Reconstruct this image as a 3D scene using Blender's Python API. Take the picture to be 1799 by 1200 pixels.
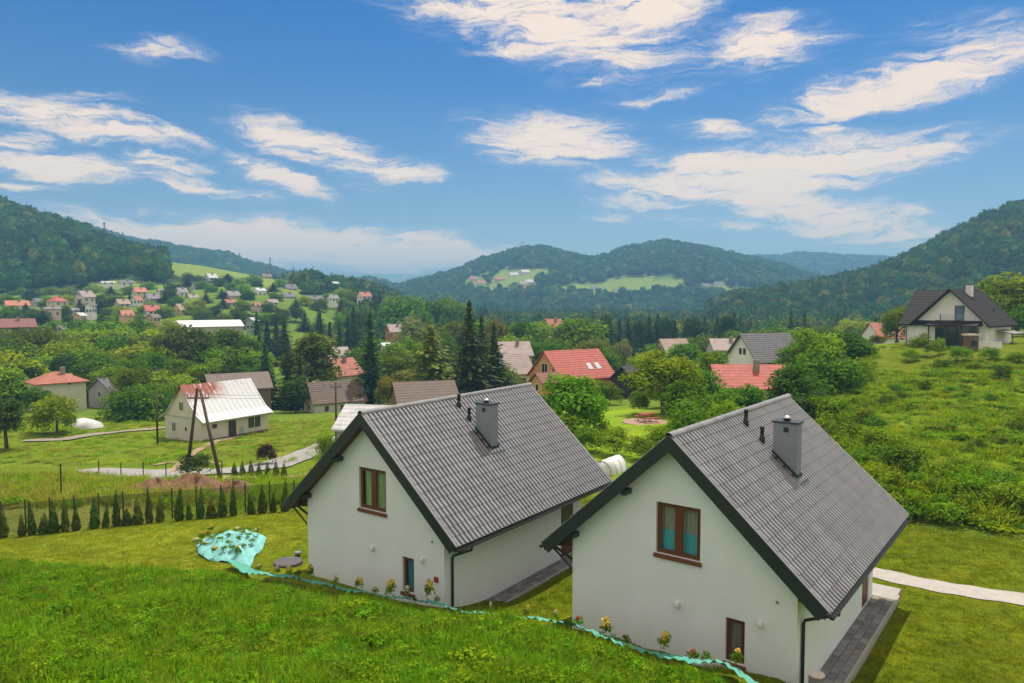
import bpy, bmesh, math, random
import numpy as np
from mathutils import Vector, Matrix, Euler, noise as mnoise

random.seed(7)
rng = np.random.default_rng(7)
scene = bpy.context.scene
for o in list(bpy.data.objects):
    bpy.data.objects.remove(o)
COL = scene.collection
R = math.radians

# ------------------------------------------------------------------ camera
CX, CY, F, PITCH, CAMZ = 899.5, 600.0, 1300.0, 0.0574, 10.0
cam_d = bpy.data.cameras.new('camera')
cam = bpy.data.objects.new('camera', cam_d)
COL.objects.link(cam)
cam.location = (0, 0, CAMZ)
cam.rotation_euler = (math.pi / 2 - PITCH, 0, 0)
cam_d.sensor_width = 36
cam_d.lens = F / 1799 * 36
cam_d.clip_start = 0.1
cam_d.clip_end = 30000
scene.camera = cam

# ------------------------------------------------------------------ exposure
vs = scene.view_settings
vs.view_transform = 'Standard'
vs.look = 'None'
vs.exposure = 0.62
vs.gamma = 1.0
vs.use_curve_mapping = False
cy = scene.cycles
cy.max_bounces = 6
cy.diffuse_bounces = 3
cy.glossy_bounces = 2
cy.transmission_bounces = 4
cy.transparent_max_bounces = 12
cy.volume_bounces = 0
cy.caustics_reflective = False
cy.caustics_refractive = False

# ------------------------------------------------------------------ sun and sky
SUN_AZ, SUN_EL = R(26), R(66)          # clockwise from the view axis, above the horizon
sun_d = bpy.data.lights.new('sun', 'SUN')
sun_d.energy = 2.95
sun_d.angle = R(0.55)
sun_d.color = (1.0, 0.94, 0.84)
sun = bpy.data.objects.new('sun', sun_d)
COL.objects.link(sun)
sdir = Vector((math.sin(SUN_AZ) * math.cos(SUN_EL), math.cos(SUN_AZ) * math.cos(SUN_EL), math.sin(SUN_EL)))
sun.rotation_euler = (-sdir).to_track_quat('-Z', 'Y').to_euler()
sun.location = (60, 60, 200)


def ray(u, v):
    a, b = (u - CX) / F, (CY - v) / F
    c, s = math.cos(PITCH), math.sin(PITCH)
    return Vector((a, c + b * s, -s + b * c))


def build_world():
    w = bpy.data.worlds.new('World')
    scene.world = w
    w.use_nodes = True
    nt = w.node_tree
    N, L = nt.nodes, nt.links
    N.clear()
    out = N.new('ShaderNodeOutputWorld')
    bg = N.new('ShaderNodeBackground')
    bg.inputs['Strength'].default_value = 0.068
    sky = N.new('ShaderNodeTexSky')
    sky.sky_type = 'NISHITA'
    sky.sun_disc = False
    sky.sun_elevation = SUN_EL
    sky.sun_rotation = SUN_AZ
    sky.altitude = 400
    sky.air_density = 1.0
    sky.dust_density = 0.6
    sky.ozone_density = 2.0
    hs = N.new('ShaderNodeHueSaturation')
    hs.inputs['Saturation'].default_value = 1.2
    hs.inputs['Value'].default_value = 1.0
    gm = N.new('ShaderNodeGamma')
    gm.inputs['Gamma'].default_value = 1.0
    L.new(sky.outputs[0], hs.inputs['Color'])
    L.new(hs.outputs[0], gm.inputs['Color'])
    # direction -> (azimuth, elevation)
    tc = N.new('ShaderNodeTexCoord')
    sp = N.new('ShaderNodeSeparateXYZ')
    L.new(tc.outputs['Generated'], sp.inputs[0])

    def math_(op, a, b=None, c=None, clamp=False):
        n = N.new('ShaderNodeMath')
        n.operation = op
        n.use_clamp = clamp
        for i, x in enumerate((a, b, c)):
            if x is None:
                continue
            if isinstance(x, (int, float)):
                n.inputs[i].default_value = x
            else:
                L.new(x, n.inputs[i])
        return n.outputs[0]
    az = math_('ARCTAN2', sp.outputs[0], sp.outputs[1])
    el = math_('ARCSINE', sp.outputs[2])
    # clear mountain air: the blue deepens quickly above the horizon
    deep = N.new('ShaderNodeMapRange')
    deep.interpolation_type = 'SMOOTHSTEP'
    for k, x in ((1, .04), (2, .42), (3, 0), (4, 1)):
        deep.inputs[k].default_value = x
    L.new(el, deep.inputs[0])
    tint = N.new('ShaderNodeMix')
    tint.data_type = 'RGBA'
    tint.inputs[6].default_value = (.78, .84, .88, 1)
    tint.inputs[7].default_value = (.20, .64, .96, 1)
    L.new(deep.outputs[0], tint.inputs[0])
    tm = N.new('ShaderNodeVectorMath')
    tm.operation = 'MULTIPLY'
    L.new(gm.outputs[0], tm.inputs[0])
    L.new(tint.outputs[2], tm.inputs[1])
    cmb = N.new('ShaderNodeCombineXYZ')
    L.new(az, cmb.inputs[0])
    L.new(el, cmb.inputs[1])
    P = cmb.outputs[0]

    def noise(vec, scale, detail, rough=0.55, sx=1, sy=1, rot=0, off=0, color=False, distortion=0):
        mp = N.new('ShaderNodeMapping')
        mp.inputs['Scale'].default_value = (sx, sy, 1)
        mp.inputs['Rotation'].default_value = (0, 0, rot)
        mp.inputs['Location'].default_value = (off, off * 0.7, 0)
        L.new(vec, mp.inputs[0])
        n = N.new('ShaderNodeTexNoise')
        n.inputs['Scale'].default_value = scale
        n.inputs['Detail'].default_value = detail
        n.inputs['Roughness'].default_value = rough
        n.inputs['Distortion'].default_value = distortion
        L.new(mp.outputs[0], n.inputs['Vector'])
        return n.outputs['Color' if color else 'Fac']

    def vmath(op, a, b):
        n = N.new('ShaderNodeVectorMath')
        n.operation = op
        for i, x in enumerate((a, b)):
            if isinstance(x, tuple):
                n.inputs[i].default_value = x
            else:
                L.new(x, n.inputs[i])
        return n
    warp = vmath('SUBTRACT', noise(P, 7, 5, .6, 1, 2.2, .1, 3.3, True), (.5, .5, .5)).outputs[0]
    warp = vmath('MULTIPLY', warp, (.13, .055, 0)).outputs[0]
    PW = vmath('ADD', P, warp).outputs[0]
    blobs = [(960, 45, 300, 75, -13, 1), (1110, 15, 170, 45, 0, .95), (1090, 105, 110, 30, -12, .8), (1340, 85, 120, 45, 0, 1.0), (1580, 150, 240, 42, 11, 1.0),
             (1740, 108, 110, 24, 3, .85), (975, 245, 155, 55, -4, 1.05), (1240, 232, 95, 22, -8, .85), (1465, 235, 38, 16, 10, .9),
             (1350, 305, 330, 50, 4, 1.1), (1400, 362, 300, 40, -16, 1.1), (1560, 405, 120, 26, -5, .8), (80, 205, 190, 28, -9, 1.0), (250, 226, 120, 17, -12, .8),
             (15, 246, 65, 18, 5, .95), (560, 262, 150, 34, -16, 1.05), (690, 302, 110, 22, -4, 1.0), (110, 295, 140, 26, 0, 1.0), (285, 286, 80, 18, -5, .9),
             (495, 312, 110, 26, -18, .95), (340, 325, 140, 17, -8, .75), (280, 90, 100, 17, 4, .55), (610, 428, 95, 20, 6, .85), (440, 424, 310, 50, -3, 1.5), (300, 402, 190, 18, -4, 1.1), (690, 445, 220, 32, 0, 1.4),
             (750, 458, 150, 22, 0, .75), (330, 410, 160, 16, -3, .6), (560, 455, 200, 20, 0, .6), (1690, 60, 140, 38, 0, .42), (1180, 100, 260, 70, -5, .42), (1070, 384, 55, 14, 0, .65), (50, 332, 80, 11, 0, .6),
             (1240, 390, 190, 16, -5, .42), (640, 330, 60, 12, 0, .5), (150, 172, 110, 12, 3, .5), (1060, 143, 40, 12, 10, .6), (1150, 175, 90, 10, 0, .5)]
    acc = None
    for (u, v, hw, hh, rot, wt) in blobs:
        d = ray(u, v).normalized()
        mp = N.new('ShaderNodeMapping')
        mp.vector_type = 'TEXTURE'
        mp.inputs['Location'].default_value = (math.atan2(d.x, d.y), math.asin(d.z), 0)
        mp.inputs['Rotation'].default_value = (0, 0, R(rot))
        mp.inputs['Scale'].default_value = (hw / F * 1.28, hh / F * 1.28, 1)
        L.new(PW, mp.inputs[0])
        ln = vmath('LENGTH', mp.outputs[0], (0, 0, 0))
        mr = N.new('ShaderNodeMapRange')
        mr.interpolation_type = 'SMOOTHSTEP'
        for k, x in ((1, 0.0), (2, 1.15), (3, wt), (4, 0.0)):
            mr.inputs[k].default_value = x
        L.new(ln.outputs['Value'], mr.inputs[0])
        acc = mr.outputs[0] if acc is None else math_('MAXIMUM', acc, mr.outputs[0])
    # wisps drawn out by the wind, and a coverage noise for the unseen sky
    fib = noise(PW, 22, 10, .66, .34, 2.4, .14, 1.7, distortion=.6)
    fine = noise(PW, 55, 9, .70, .45, 1.9, -.12, 5.1, distortion=.4)
    wide = noise(PW, 3.6, 6, .6, .8, 2.4, .12, 9.2)
    # unseen cloud outside the view, thickened as bright fill for the shaded walls
    away = N.new('ShaderNodeMapRange')
    away.interpolation_type = 'SMOOTHSTEP'
    for k, x in ((1, .62), (2, .85), (3, 0), (4, 1)):
        away.inputs[k].default_value = x
    far_ = math_('MAXIMUM', math_('ABSOLUTE', az), math_('MULTIPLY', el, 1.35))
    L.new(far_, away.inputs[0])
    gen = math_('MULTIPLY', math_('MULTIPLY_ADD', wide, 3.0, -.25, True), away.outputs[0])
    acc = math_('MAXIMUM', acc, gen)
    tex = math_('ADD', math_('MULTIPLY_ADD', fib, 4.4, -2.2), math_('MULTIPLY_ADD', fine, 2.4, -1.2))
    dens = math_('MULTIPLY_ADD', acc, 1.38, math_('MULTIPLY', tex, math_('MULTIPLY_ADD', acc, .85, .16)))
    den = N.new('ShaderNodeMapRange')
    den.interpolation_type = 'SMOOTHSTEP'
    for k, x in ((1, .10), (2, 1.35), (3, 0), (4, 0.96)):
        den.inputs[k].default_value = x
    L.new(dens, den.inputs[0])
    # thick cloud is warm cream, its thin edges cool violet grey
    cr = N.new('ShaderNodeValToRGB')
    cr.color_ramp.elements[0].position = .15
    cr.color_ramp.elements[0].color = (.45, .47, .58, 1)
    cr.color_ramp.elements[1].position = .72
    cr.color_ramp.elements[1].color = (.80, .65, .53, 1)
    e = cr.color_ramp.elements.new(.42)
    e.color = (.70, .61, .56, 1)
    sh = math_('MULTIPLY_ADD', math_('MULTIPLY_ADD', fine, 1.6, -.8), .55, den.outputs[0])
    L.new(sh, cr.inputs[0])
    ccol = N.new('ShaderNodeVectorMath')
    ccol.operation = 'SCALE'
    ccol.inputs['Scale'].default_value = CLOUD_GAIN
    L.new(cr.outputs[0], ccol.inputs[0])
    mix = N.new('ShaderNodeMix')
    mix.data_type = 'RGBA'
    L.new(den.outputs[0], mix.inputs[0])
    L.new(tm.outputs[0], mix.inputs[6])
    L.new(ccol.outputs[0], mix.inputs[7])
    L.new(mix.outputs[2], bg.inputs['Color'])
    L.new(bg.outputs[0], out.inputs['Surface'])


CLOUD_GAIN = 13.0
build_world()

# ------------------------------------------------------------------ helpers
_c, _s = math.cos(PITCH), math.sin(PITCH)


def zv(v, y):
    """height of the point seen at picture row v at depth y"""
    b = (CY - v) / F
    return CAMZ + y * (b * _c - _s) / (_c + b * _s)


def xu(u, y, z):
    return (u - CX) / F * (y * _c - (z - CAMZ) * _s)


def at(u, v, y):
    z = zv(v, y)
    return Vector((xu(u, y, z), y, z))


def smooth(t):
    t = np.clip(t, 0, 1)
    return t * t * (3 - 2 * t)


UK = np.array([-900, 0, 300, 500, 750, 1000, 1300, 1550, 1799, 2700.])
ZT = [
    (3,   [6.0, 5.8, 5.6, 5.4, 5.2, 5.1, 5.0, 4.8, 4.6, 4.5]),
    (8,   [5.2, 4.6, 4.4, 4.3, 4.2, 4.1, 3.9, 3.4, 3.0, 2.6]),
    (13,  [4.0, 3.25, 3.1, 3.0, 2.9, 2.65, 2.1, 1.2, .8, .8]),
    (16,  [3.0, 2.4, 2.3, 2.2, 2.1, 1.9, 1.48, .35, .1, .2]),
    (18.8, [2.4, 1.8, 1.7, 1.6, 1.5, 1.28, .3, .0, .0, 0]),
    (21,  [2.0, 1.3, 1.2, 1.1, .95, .35, .0, 0, 0, 0]),
    (24,  [1.2, .7, .6, .5, .05, 0, 0, 0, 0, 0]),
    (27,  [.5, .2, .1, .0, 0, 0, 0, 0, 0, 0]),
    (30,  [-.1, -.35, -.15, 0, 0, 0, 0, 0, 0, .2]),
    (34,  [-.5, -.6, -.4, -.25, -.05, 0, 0, 0, .15, .5]),
    (40,  [-1, -1.0, -1.1, -1.0, -.4, -.2, 0, .4, .9, 1.6]),
    (50,  [-2.6, -2.6, -2.8, -2.6, -1.2, -.8, -.4, .5, 1.4, 2.6]),
    (62,  [-4.6, -4.6, -4.8, -4.6, -2.2, -1, -.8, .6, 1.8, 3.6]),
    (75,  [-5.2, -5.2, -5.4, -5.2, -3.2, -1.6, -1.4, 1.6, 2.8, 4.6]),
    (90,  [-6, -6, -6.2, -6, -4.5, -3, -2.2, 3.6, 4.4, 6.2]),
    (105, [-6.8, -6.8, -7, -7, -6, -4, -2.6, 3.5, 4.6, 7.4]),
    (130, [-8, -8, -8.5, -9, -8.5, -6, -3.8, .5, 4, 9]),
    (170, [-9, -9, -10, -11, -11, -9, -7, -4, 1, 12]),
    (250, [-2, -2, -4, -8, -13, -12, -11, -9, -5, 15]),
    (300, [5, 5, 3, -2, -13, -13, -12, -11, -8, 18]),
    (370, [9, 8.6, 10, 8.5, -12, -13, -13, -12, -8, 20]),
    (450, [15, 15, 18.6, 17, -10, -13, -13, -11, -6, 24]),
    (600, [20, 20, 22, 20, -8, -13, -13, -11, -6, 24]),
    (900, [20, 20, 15, 8, -8, -12, -12, -10, -6, 24]),
    (1500, [20, 15, 10, 5, 0, 0, 0, 0, 0, 20]),
    (3000, [30] * 10), (9000, [60] * 10)]
DK = np.log(np.array([r[0] for r in ZT], float))
ZK = np.array([r[1] for r in ZT], float)
# hills: crest depth, depth where the foot begins, and the skyline they make
HILLS = [
    (640, 430, [(-900, 260), (-300, 310), (0, 368), (90, 396), (150, 412), (190, 436), (250, 458), (300, 463), (360, 469), (450, 484), (520, 498), (620, 514), (720, 540)]),
    (1500, 950, [(-900, 380), (100, 400), (190, 413), (250, 434), (330, 442), (400, 454), (440, 470), (500, 486), (650, 498), (800, 530)]),
    (1350, 880, [(600, 540), (700, 515), (750, 500), (790, 489), (850, 461), (920, 443), (960, 446), (1010, 456), (1040, 462), (1100, 444), (1170, 434), (1240, 442), (1300, 456), (1380, 478), (1450, 500), (1560, 535)]),
    (2300, 1700, [(1100, 520), (1250, 480), (1330, 456), (1400, 451), (1480, 454), (1550, 458), (1650, 462), (1800, 475), (2700, 480)]),
    (5200, 3600, [(-900, 470), (450, 482), (560, 486), (640, 481), (720, 482), (800, 486), (1000, 490), (2700, 480)]),
    (600, 390, [(1240, 545), (1330, 533), (1400, 520), (1470, 508), (1530, 494), (1570, 478), (1620, 455), (1680, 420), (1740, 391), (1799, 371), (2000, 320), (2700, 270)]),
]


def interp2(u, ld):
    """smooth table lookup (cubic-eased between knots)"""
    i = np.clip(np.searchsorted(DK, ld) - 1, 0, len(DK) - 2)
    fd = np.clip((ld - DK[i]) / (DK[i + 1] - DK[i]), 0, 1)
    j = np.clip(np.searchsorted(UK, u) - 1, 0, len(UK) - 2)
    fu = np.clip((u - UK[j]) / (UK[j + 1] - UK[j]), 0, 1)
    fu = .5 * fu + .5 * fu * fu * (3 - 2 * fu)

    def col(jj):
        m0 = (ZK[np.minimum(i + 1, len(DK) - 1), jj] - ZK[np.maximum(i - 1, 0), jj]) / (DK[np.minimum(i + 1, len(DK) - 1)] - DK[np.maximum(i - 1, 0)])
        i2 = np.minimum(i + 2, len(DK) - 1)
        m1 = (ZK[i2, jj] - ZK[i, jj]) / (DK[i2] - DK[i])
        h = DK[i + 1] - DK[i]
        t = fd
        return (2 * t**3 - 3 * t**2 + 1) * ZK[i, jj] + (t**3 - 2 * t**2 + t) * h * m0 + (-2 * t**3 + 3 * t**2) * ZK[i + 1, jj] + (t**3 - t**2) * h * m1
    return col(j) * (1 - fu) + col(j + 1) * fu


def wob(x, y, k, seed=0.0):
    """cheap smooth pseudo-noise in [-1,1]"""
    return (np.sin(x * k + 1.3 * np.sin(y * k * .7 + seed) + seed) + np.sin(y * k * 1.13 - 1.7 * np.sin(x * k * .63 + 2 * seed) + 4 + seed) + .6 * np.sin((x + y) * k * 1.9 + seed * 3 + 1.1 * np.sin((x - y) * k * 1.3))) / 2.6


def ground(x, y):
    x = np.asarray(x, float)
    y = np.asarray(y, float)
    d = np.maximum(y, 3.0)
    u = CX + F * x / d
    z = interp2(np.clip(u, -900, 2700), np.log(d))
    for (d0, df, prof) in HILLS:
        pu = np.array([p[0] for p in prof], float)
        pv = np.array([p[1] for p in prof], float)
        v = np.interp(u, pu, pv, left=pv[0] if pu[0] < -800 else 620, right=pv[-1] if pu[-1] > 2600 else 620)
        edge = smooth((u - pu[0] + 60) / 120 if pu[0] > -800 else np.ones_like(u)) * smooth((pu[-1] + 60 - u) / 120 if pu[-1] < 2600 else np.ones_like(u))
        b = (CY - v) / F
        zc = CAMZ + d0 * (b * _c - _s) / (_c + b * _s)
        front = np.clip((np.log(d) - math.log(df)) / (math.log(d0) - math.log(df)), 0, 1)
        back = np.clip((np.log(d) - math.log(d0)) / .5, 0, 1)
        g = (front * .55 + smooth(front) * .45) * (1 - smooth(back))
        z = z + np.maximum(zc - z, 0) * g * edge
    # unevenness: tussocky meadow and hillside, level lawns round the houses
    meadow = smooth((u * -1 + 1700) / 300) * smooth((24 - d) / 6)
    hill = smooth((u - 1380) / 120) * smooth((d - 31) / 8) * smooth((120 - d) / 30)
    far = smooth((d - 200) / 150)
    left = smooth((600 - u) / 200) * smooth((d - 36) / 6) * smooth((150 - d) / 30)
    z = z + meadow * (.16 * wob(x, y, 1.1, 1) + .09 * wob(x, y, 2.9, 2)) + hill * (.45 * wob(x, y, .33, 3) + .25 * wob(x, y, .9, 4)) \
        + far * np.minimum(d / 250, 5) * wob(x, y, .03, 5) + left * .16 * wob(x, y, .5, 6)
    return z


def gz(x, y):
    return float(ground(np.array([x]), np.array([y]))[0])


def gp(u, y, dz=0.0):
    """point on the ground under picture column u at depth y"""
    z = 0.0
    for _ in range(3):
        x = xu(u, y, z)
        z = gz(x, y)
    return Vector((x, y, z + dz))


# ------------------------------------------------------------------ materials
MATS = {}


def nodes(m):
    m.use_nodes = True
    nt = m.node_tree
    return nt, nt.nodes, nt.links, nt.nodes['Principled BSDF']


def rgba(c):
    return (c[0], c[1], c[2], 1)


def mat(name, c, rough=.8, var=.12, scale=4.0, bump=0.0, bscale=30.0, metal=0.0, c2=None, spec=.5, rnd=0.0, detail=5, stretch=(1, 1, 1), wpos=False):
    if name in MATS:
        return MATS[name]
    m = bpy.data.materials.new(name)
    nt, N, L, B = nodes(m)
    B.inputs['Roughness'].default_value = rough
    B.inputs['Metallic'].default_value = metal
    B.inputs['Specular IOR Level'].default_value = spec
    tc = N.new('ShaderNodeTexCoord')
    mp = N.new('ShaderNodeMapping')
    mp.inputs['Scale'].default_value = stretch
    if wpos:
        g = N.new('ShaderNodeNewGeometry')
        L.new(g.outputs['Position'], mp.inputs[0])
    else:
        L.new(tc.outputs['Object'], mp.inputs[0])
    n = N.new('ShaderNodeTexNoise')
    n.inputs['Scale'].default_value = scale
    n.inputs['Detail'].default_value = detail
    n.inputs['Roughness'].default_value = .62
    L.new(mp.outputs[0], n.inputs['Vector'])
    r = N.new('ShaderNodeValToRGB')
    r.color_ramp.elements[0].position = .3
    r.color_ramp.elements[1].position = .7
    a = c2 if c2 else tuple(x * (1 - var) for x in c)
    b = c if c2 else tuple(min(1, x * (1 + var)) for x in c)
    r.color_ramp.elements[0].color = rgba(a)
    r.color_ramp.elements[1].color = rgba(b)
    L.new(n.outputs['Fac'], r.inputs[0])
    col = r.outputs[0]
    if rnd:
        oi = N.new('ShaderNodeObjectInfo')
        mr = N.new('ShaderNodeMapRange')
        mr.inputs[3].default_value = 1 - rnd
        mr.inputs[4].default_value = 1 + rnd
        L.new(oi.outputs['Random'], mr.inputs[0])
        vm = N.new('ShaderNodeVectorMath')
        vm.operation = 'SCALE'
        L.new(col, vm.inputs[0])
        L.new(mr.outputs[0], vm.inputs['Scale'])
        col = vm.outputs[0]
    L.new(col, B.inputs['Base Color'])
    if bump:
        n2 = N.new('ShaderNodeTexNoise')
        n2.inputs['Scale'].default_value = bscale
        n2.inputs['Detail'].default_value = 6
        L.new(mp.outputs[0], n2.inputs['Vector'])
        bp = N.new('ShaderNodeBump')
        bp.inputs['Strength'].default_value = bump
        bp.inputs['Distance'].default_value = .03
        L.new(n2.outputs['Fac'], bp.inputs['Height'])
        L.new(bp.outputs[0], B.inputs['Normal'])
    MATS[name] = m
    return m


def leaf_mat(name, dark, light, trans=.35, rnd=.25, clump=.9, huer=.03, tint=(1.15, 1.15, .6)):
    if name in MATS:
        return MATS[name]
    m = bpy.data.materials.new(name)
    nt, N, L, B = nodes(m)
    B.inputs['Roughness'].default_value = .62
    B.inputs['Specular IOR Level'].default_value = .05
    g = N.new('ShaderNodeNewGeometry')
    oi = N.new('ShaderNodeObjectInfo')
    tc = N.new('ShaderNodeTexCoord')
    n = N.new('ShaderNodeTexNoise')
    n.inputs['Scale'].default_value = 5.0
    n.inputs['Detail'].default_value = 3
    L.new(tc.outputs['Object'], n.inputs['Vector'])
    ad = N.new('ShaderNodeMath')
    ad.operation = 'MULTIPLY_ADD'
    L.new(g.outputs['Random Per Island'], ad.inputs[0])
    ad.inputs[1].default_value = .5
    ns = N.new('ShaderNodeMath')
    ns.operation = 'MULTIPLY_ADD'
    L.new(n.outputs['Fac'], ns.inputs[0])
    ns.inputs[1].default_value = clump * 1.3
    ns.inputs[2].default_value = .25 - clump * .65
    L.new(ns.outputs[0], ad.inputs[2])
    r = N.new('ShaderNodeValToRGB')
    r.color_ramp.elements[0].position = .1
    r.color_ramp.elements[1].position = .9
    r.color_ramp.elements[0].color = rgba(dark)
    r.color_ramp.elements[1].color = rgba(light)
    L.new(ad.outputs[0], r.inputs[0])
    hs = N.new('ShaderNodeHueSaturation')
    for k, lo, hi in (('Value', 1 - rnd, 1 + rnd), ('Hue', .5 - huer, .5 + huer)):
        mr = N.new('ShaderNodeMapRange')
        mr.inputs[3].default_value = lo
        mr.inputs[4].default_value = hi
        if k == 'Hue':
            w = N.new('ShaderNodeTexWhiteNoise')
            w.noise_dimensions = '1D'
            L.new(oi.outputs['Random'], w.inputs['W'])
            L.new(w.outputs['Value'], mr.inputs[0])
        else:
            L.new(oi.outputs['Random'], mr.inputs[0])
        L.new(mr.outputs[0], hs.inputs[k])
    L.new(r.outputs[0], hs.inputs['Color'])
    L.new(hs.outputs[0], B.inputs['Base Color'])
    tr = N.new('ShaderNodeBsdfTranslucent')
    tm = N.new('ShaderNodeVectorMath')
    tm.operation = 'MULTIPLY'
    tm.inputs[1].default_value = tint
    L.new(hs.outputs[0], tm.inputs[0])
    L.new(tm.outputs[0], tr.inputs['Color'])
    mx = N.new('ShaderNodeMixShader')
    mx.inputs[0].default_value = trans
    L.new(B.outputs[0], mx.inputs[1])
    L.new(tr.outputs[0], mx.inputs[2])
    L.new(mx.outputs[0], N['Material Output'].inputs['Surface'])
    MATS[name] = m
    return m


# ------------------------------------------------------------------ mesh builder
class MB:
    def __init__(self):
        self.v, self.f, self.m = [], [], []

    def add(self, verts, faces, mi=0):
        o = len(self.v)
        self.v += [tuple(p) for p in verts]
        self.f += [tuple(i + o for i in q) for q in faces]
        self.m += [mi] * len(faces)
        return self

    def box(self, a, b, mi=0):
        (x0, y0, z0), (x1, y1, z1) = a, b
        return self.add([(x0, y0, z0), (x1, y0, z0), (x1, y1, z0), (x0, y1, z0), (x0, y0, z1), (x1, y0, z1), (x1, y1, z1), (x0, y1, z1)],
                        [(0, 3, 2, 1), (4, 5, 6, 7), (0, 1, 5, 4), (1, 2, 6, 5), (2, 3, 7, 6), (3, 0, 4, 7)], mi)

    def hexa(self, lo, hi, mi=0):
        """box between two quads"""
        return self.add(list(lo) + list(hi), [(0, 3, 2, 1), (4, 5, 6, 7), (0, 1, 5, 4), (1, 2, 6, 5), (2, 3, 7, 6), (3, 0, 4, 7)], mi)

    def tube(self, pts, rad, n=8, mi=0, cap=True):
        pts = [Vector(p) for p in pts]
        rad = rad if isinstance(rad, (list, tuple)) else [rad] * len(pts)
        vs_, fs = [], []
        up = None
        for i, p in enumerate(pts):
            d = (pts[min(i + 1, len(pts) - 1)] - pts[max(i - 1, 0)]).normalized()
            if up is None:
                up = Vector((0, 0, 1)) if abs(d.z) < .9 else Vector((1, 0, 0))
            s = d.cross(up).normalized()
            t = s.cross(d).normalized()
            up = t
            for k in range(n):
                a = 2 * math.pi * k / n
                vs_.append(p + (s * math.cos(a) + t * math.sin(a)) * rad[i])
        for i in range(len(pts) - 1):
            for k in range(n):
                fs.append((i * n + k, i * n + (k + 1) % n, (i + 1) * n + (k + 1) % n, (i + 1) * n + k))
        if cap:
            fs.append(tuple(range(n - 1, -1, -1)))
            fs.append(tuple((len(pts) - 1) * n + k for k in range(n)))
        return self.add(vs_, fs, mi)

    def lathe(self, prof, n=16, c=(0, 0, 0), mi=0):
        vs_, fs = [], []
        for (r, z) in prof:
            for k in range(n):
                a = 2 * math.pi * k / n
                vs_.append((c[0] + r * math.cos(a), c[1] + r * math.sin(a), c[2] + z))
        for i in range(len(prof) - 1):
            for k in range(n):
                fs.append((i * n + k, i * n + (k + 1) % n, (i + 1) * n + (k + 1) % n, (i + 1) * n + k))
        fs.append(tuple(range(n - 1, -1, -1)))
        fs.append(tuple((len(prof) - 1) * n + k for k in range(n)))
        return self.add(vs_, fs, mi)

    def mesh(self, name, mats, smooth_=False):
        me = bpy.data.meshes.new(name)
        me.from_pydata(self.v, [], self.f)
        for m in (mats if isinstance(mats, (list, tuple)) else [mats]):
            me.materials.append(m)
        if any(self.m):
            me.polygons.foreach_set('material_index', self.m)
        if smooth_:
            me.polygons.foreach_set('use_smooth', [True] * len(self.f))
        me.update()
        return me

    def build(self, name, mats, parent=None, smooth_=False, loc=None, rot=None):
        return link(name, self.mesh(name, mats, smooth_), parent, loc, rot)


def link(name, me, parent=None, loc=None, rot=None, scale=None):
    o = bpy.data.objects.new(name, me)
    COL.objects.link(o)
    if parent:
        o.parent = parent
    if loc is not None:
        o.location = loc
    if rot is not None:
        o.rotation_euler = rot
    if scale is not None:
        o.scale = scale
    return o


def tag(o, label=None, cat=None, group=None, kind=None):
    if label:
        o['label'] = label
    if cat:
        o['category'] = cat
    if group:
        o['group'] = group
    if kind:
        o['kind'] = kind
    return o


def thing(name, label, cat, loc, rz=0.0, group=None):
    o = link(name, None, None, loc, (0, 0, rz))
    o.empty_display_size = .5
    return tag(o, label, cat, group)


def np_mesh(name, verts, faces, mats, smooth_=False, mi=None):
    me = bpy.data.meshes.new(name)
    nv, nf, k = len(verts), len(faces), faces.shape[1]
    me.vertices.add(nv)
    me.vertices.foreach_set('co', np.ascontiguousarray(verts, np.float32).ravel())
    me.loops.add(nf * k)
    me.loops.foreach_set('vertex_index', np.ascontiguousarray(faces, np.int32).ravel())
    me.polygons.add(nf)
    me.polygons.foreach_set('loop_start', np.arange(0, nf * k, k, dtype=np.int32))
    me.polygons.foreach_set('loop_total', np.full(nf, k, np.int32))
    me.polygons.foreach_set('use_smooth', np.full(nf, bool(smooth_)))
    for m in (mats if isinstance(mats, (list, tuple)) else [mats]):
        me.materials.append(m)
    if mi is not None:
        me.polygons.foreach_set('material_index', np.ascontiguousarray(mi, np.int32))
    me.update(calc_edges=True)
    return me


def unit(v):
    return v / np.maximum(np.linalg.norm(v, axis=-1, keepdims=True), 1e-9)


def quads(P, Nn, size, g, aspect=1.0, fold=.25):
    """leaf quads: centre P, normal Nn, random spin"""
    n = len(P)
    t = unit(np.cross(Nn, unit(g.normal(size=(n, 3)))))
    b = np.cross(Nn, t)
    s = np.asarray(size).reshape(-1, 1) * np.ones((n, 1))
    v = np.stack([P - t * s, P + b * s * aspect * .6 + Nn * s * fold, P + t * s, P - b * s * aspect * .6 + Nn * s * fold], 1).reshape(-1, 3)
    return v, np.arange(4 * n).reshape(n, 4)

# ------------------------------------------------------------------ ground sheet
BND_U = np.array([-900, -400, 0, 200, 340, 470, 620, 780, 900, 1000, 1150, 1300, 1450, 1700, 2700.])
BND_D = np.array([30, 28.6, 27.2, 26.3, 26.0, 25.0, 23, 21.2, 20, 18.8, 17.3, 15.8, 14.3, 12, 9])


def meadow_edge(u):
    return np.interp(u, BND_U, BND_D)


def hill_edge(u):
    return np.interp(u, [1300, 1430, 1500, 1560, 1650, 1799, 2700], [60, 44, 37, 33.5, 32, 30.5, 29])


def fence_d(u):
    return np.interp(u, [-900, 0, 250, 500, 620], [29, 32.6, 34.3, 36.4, 37.5])


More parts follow.
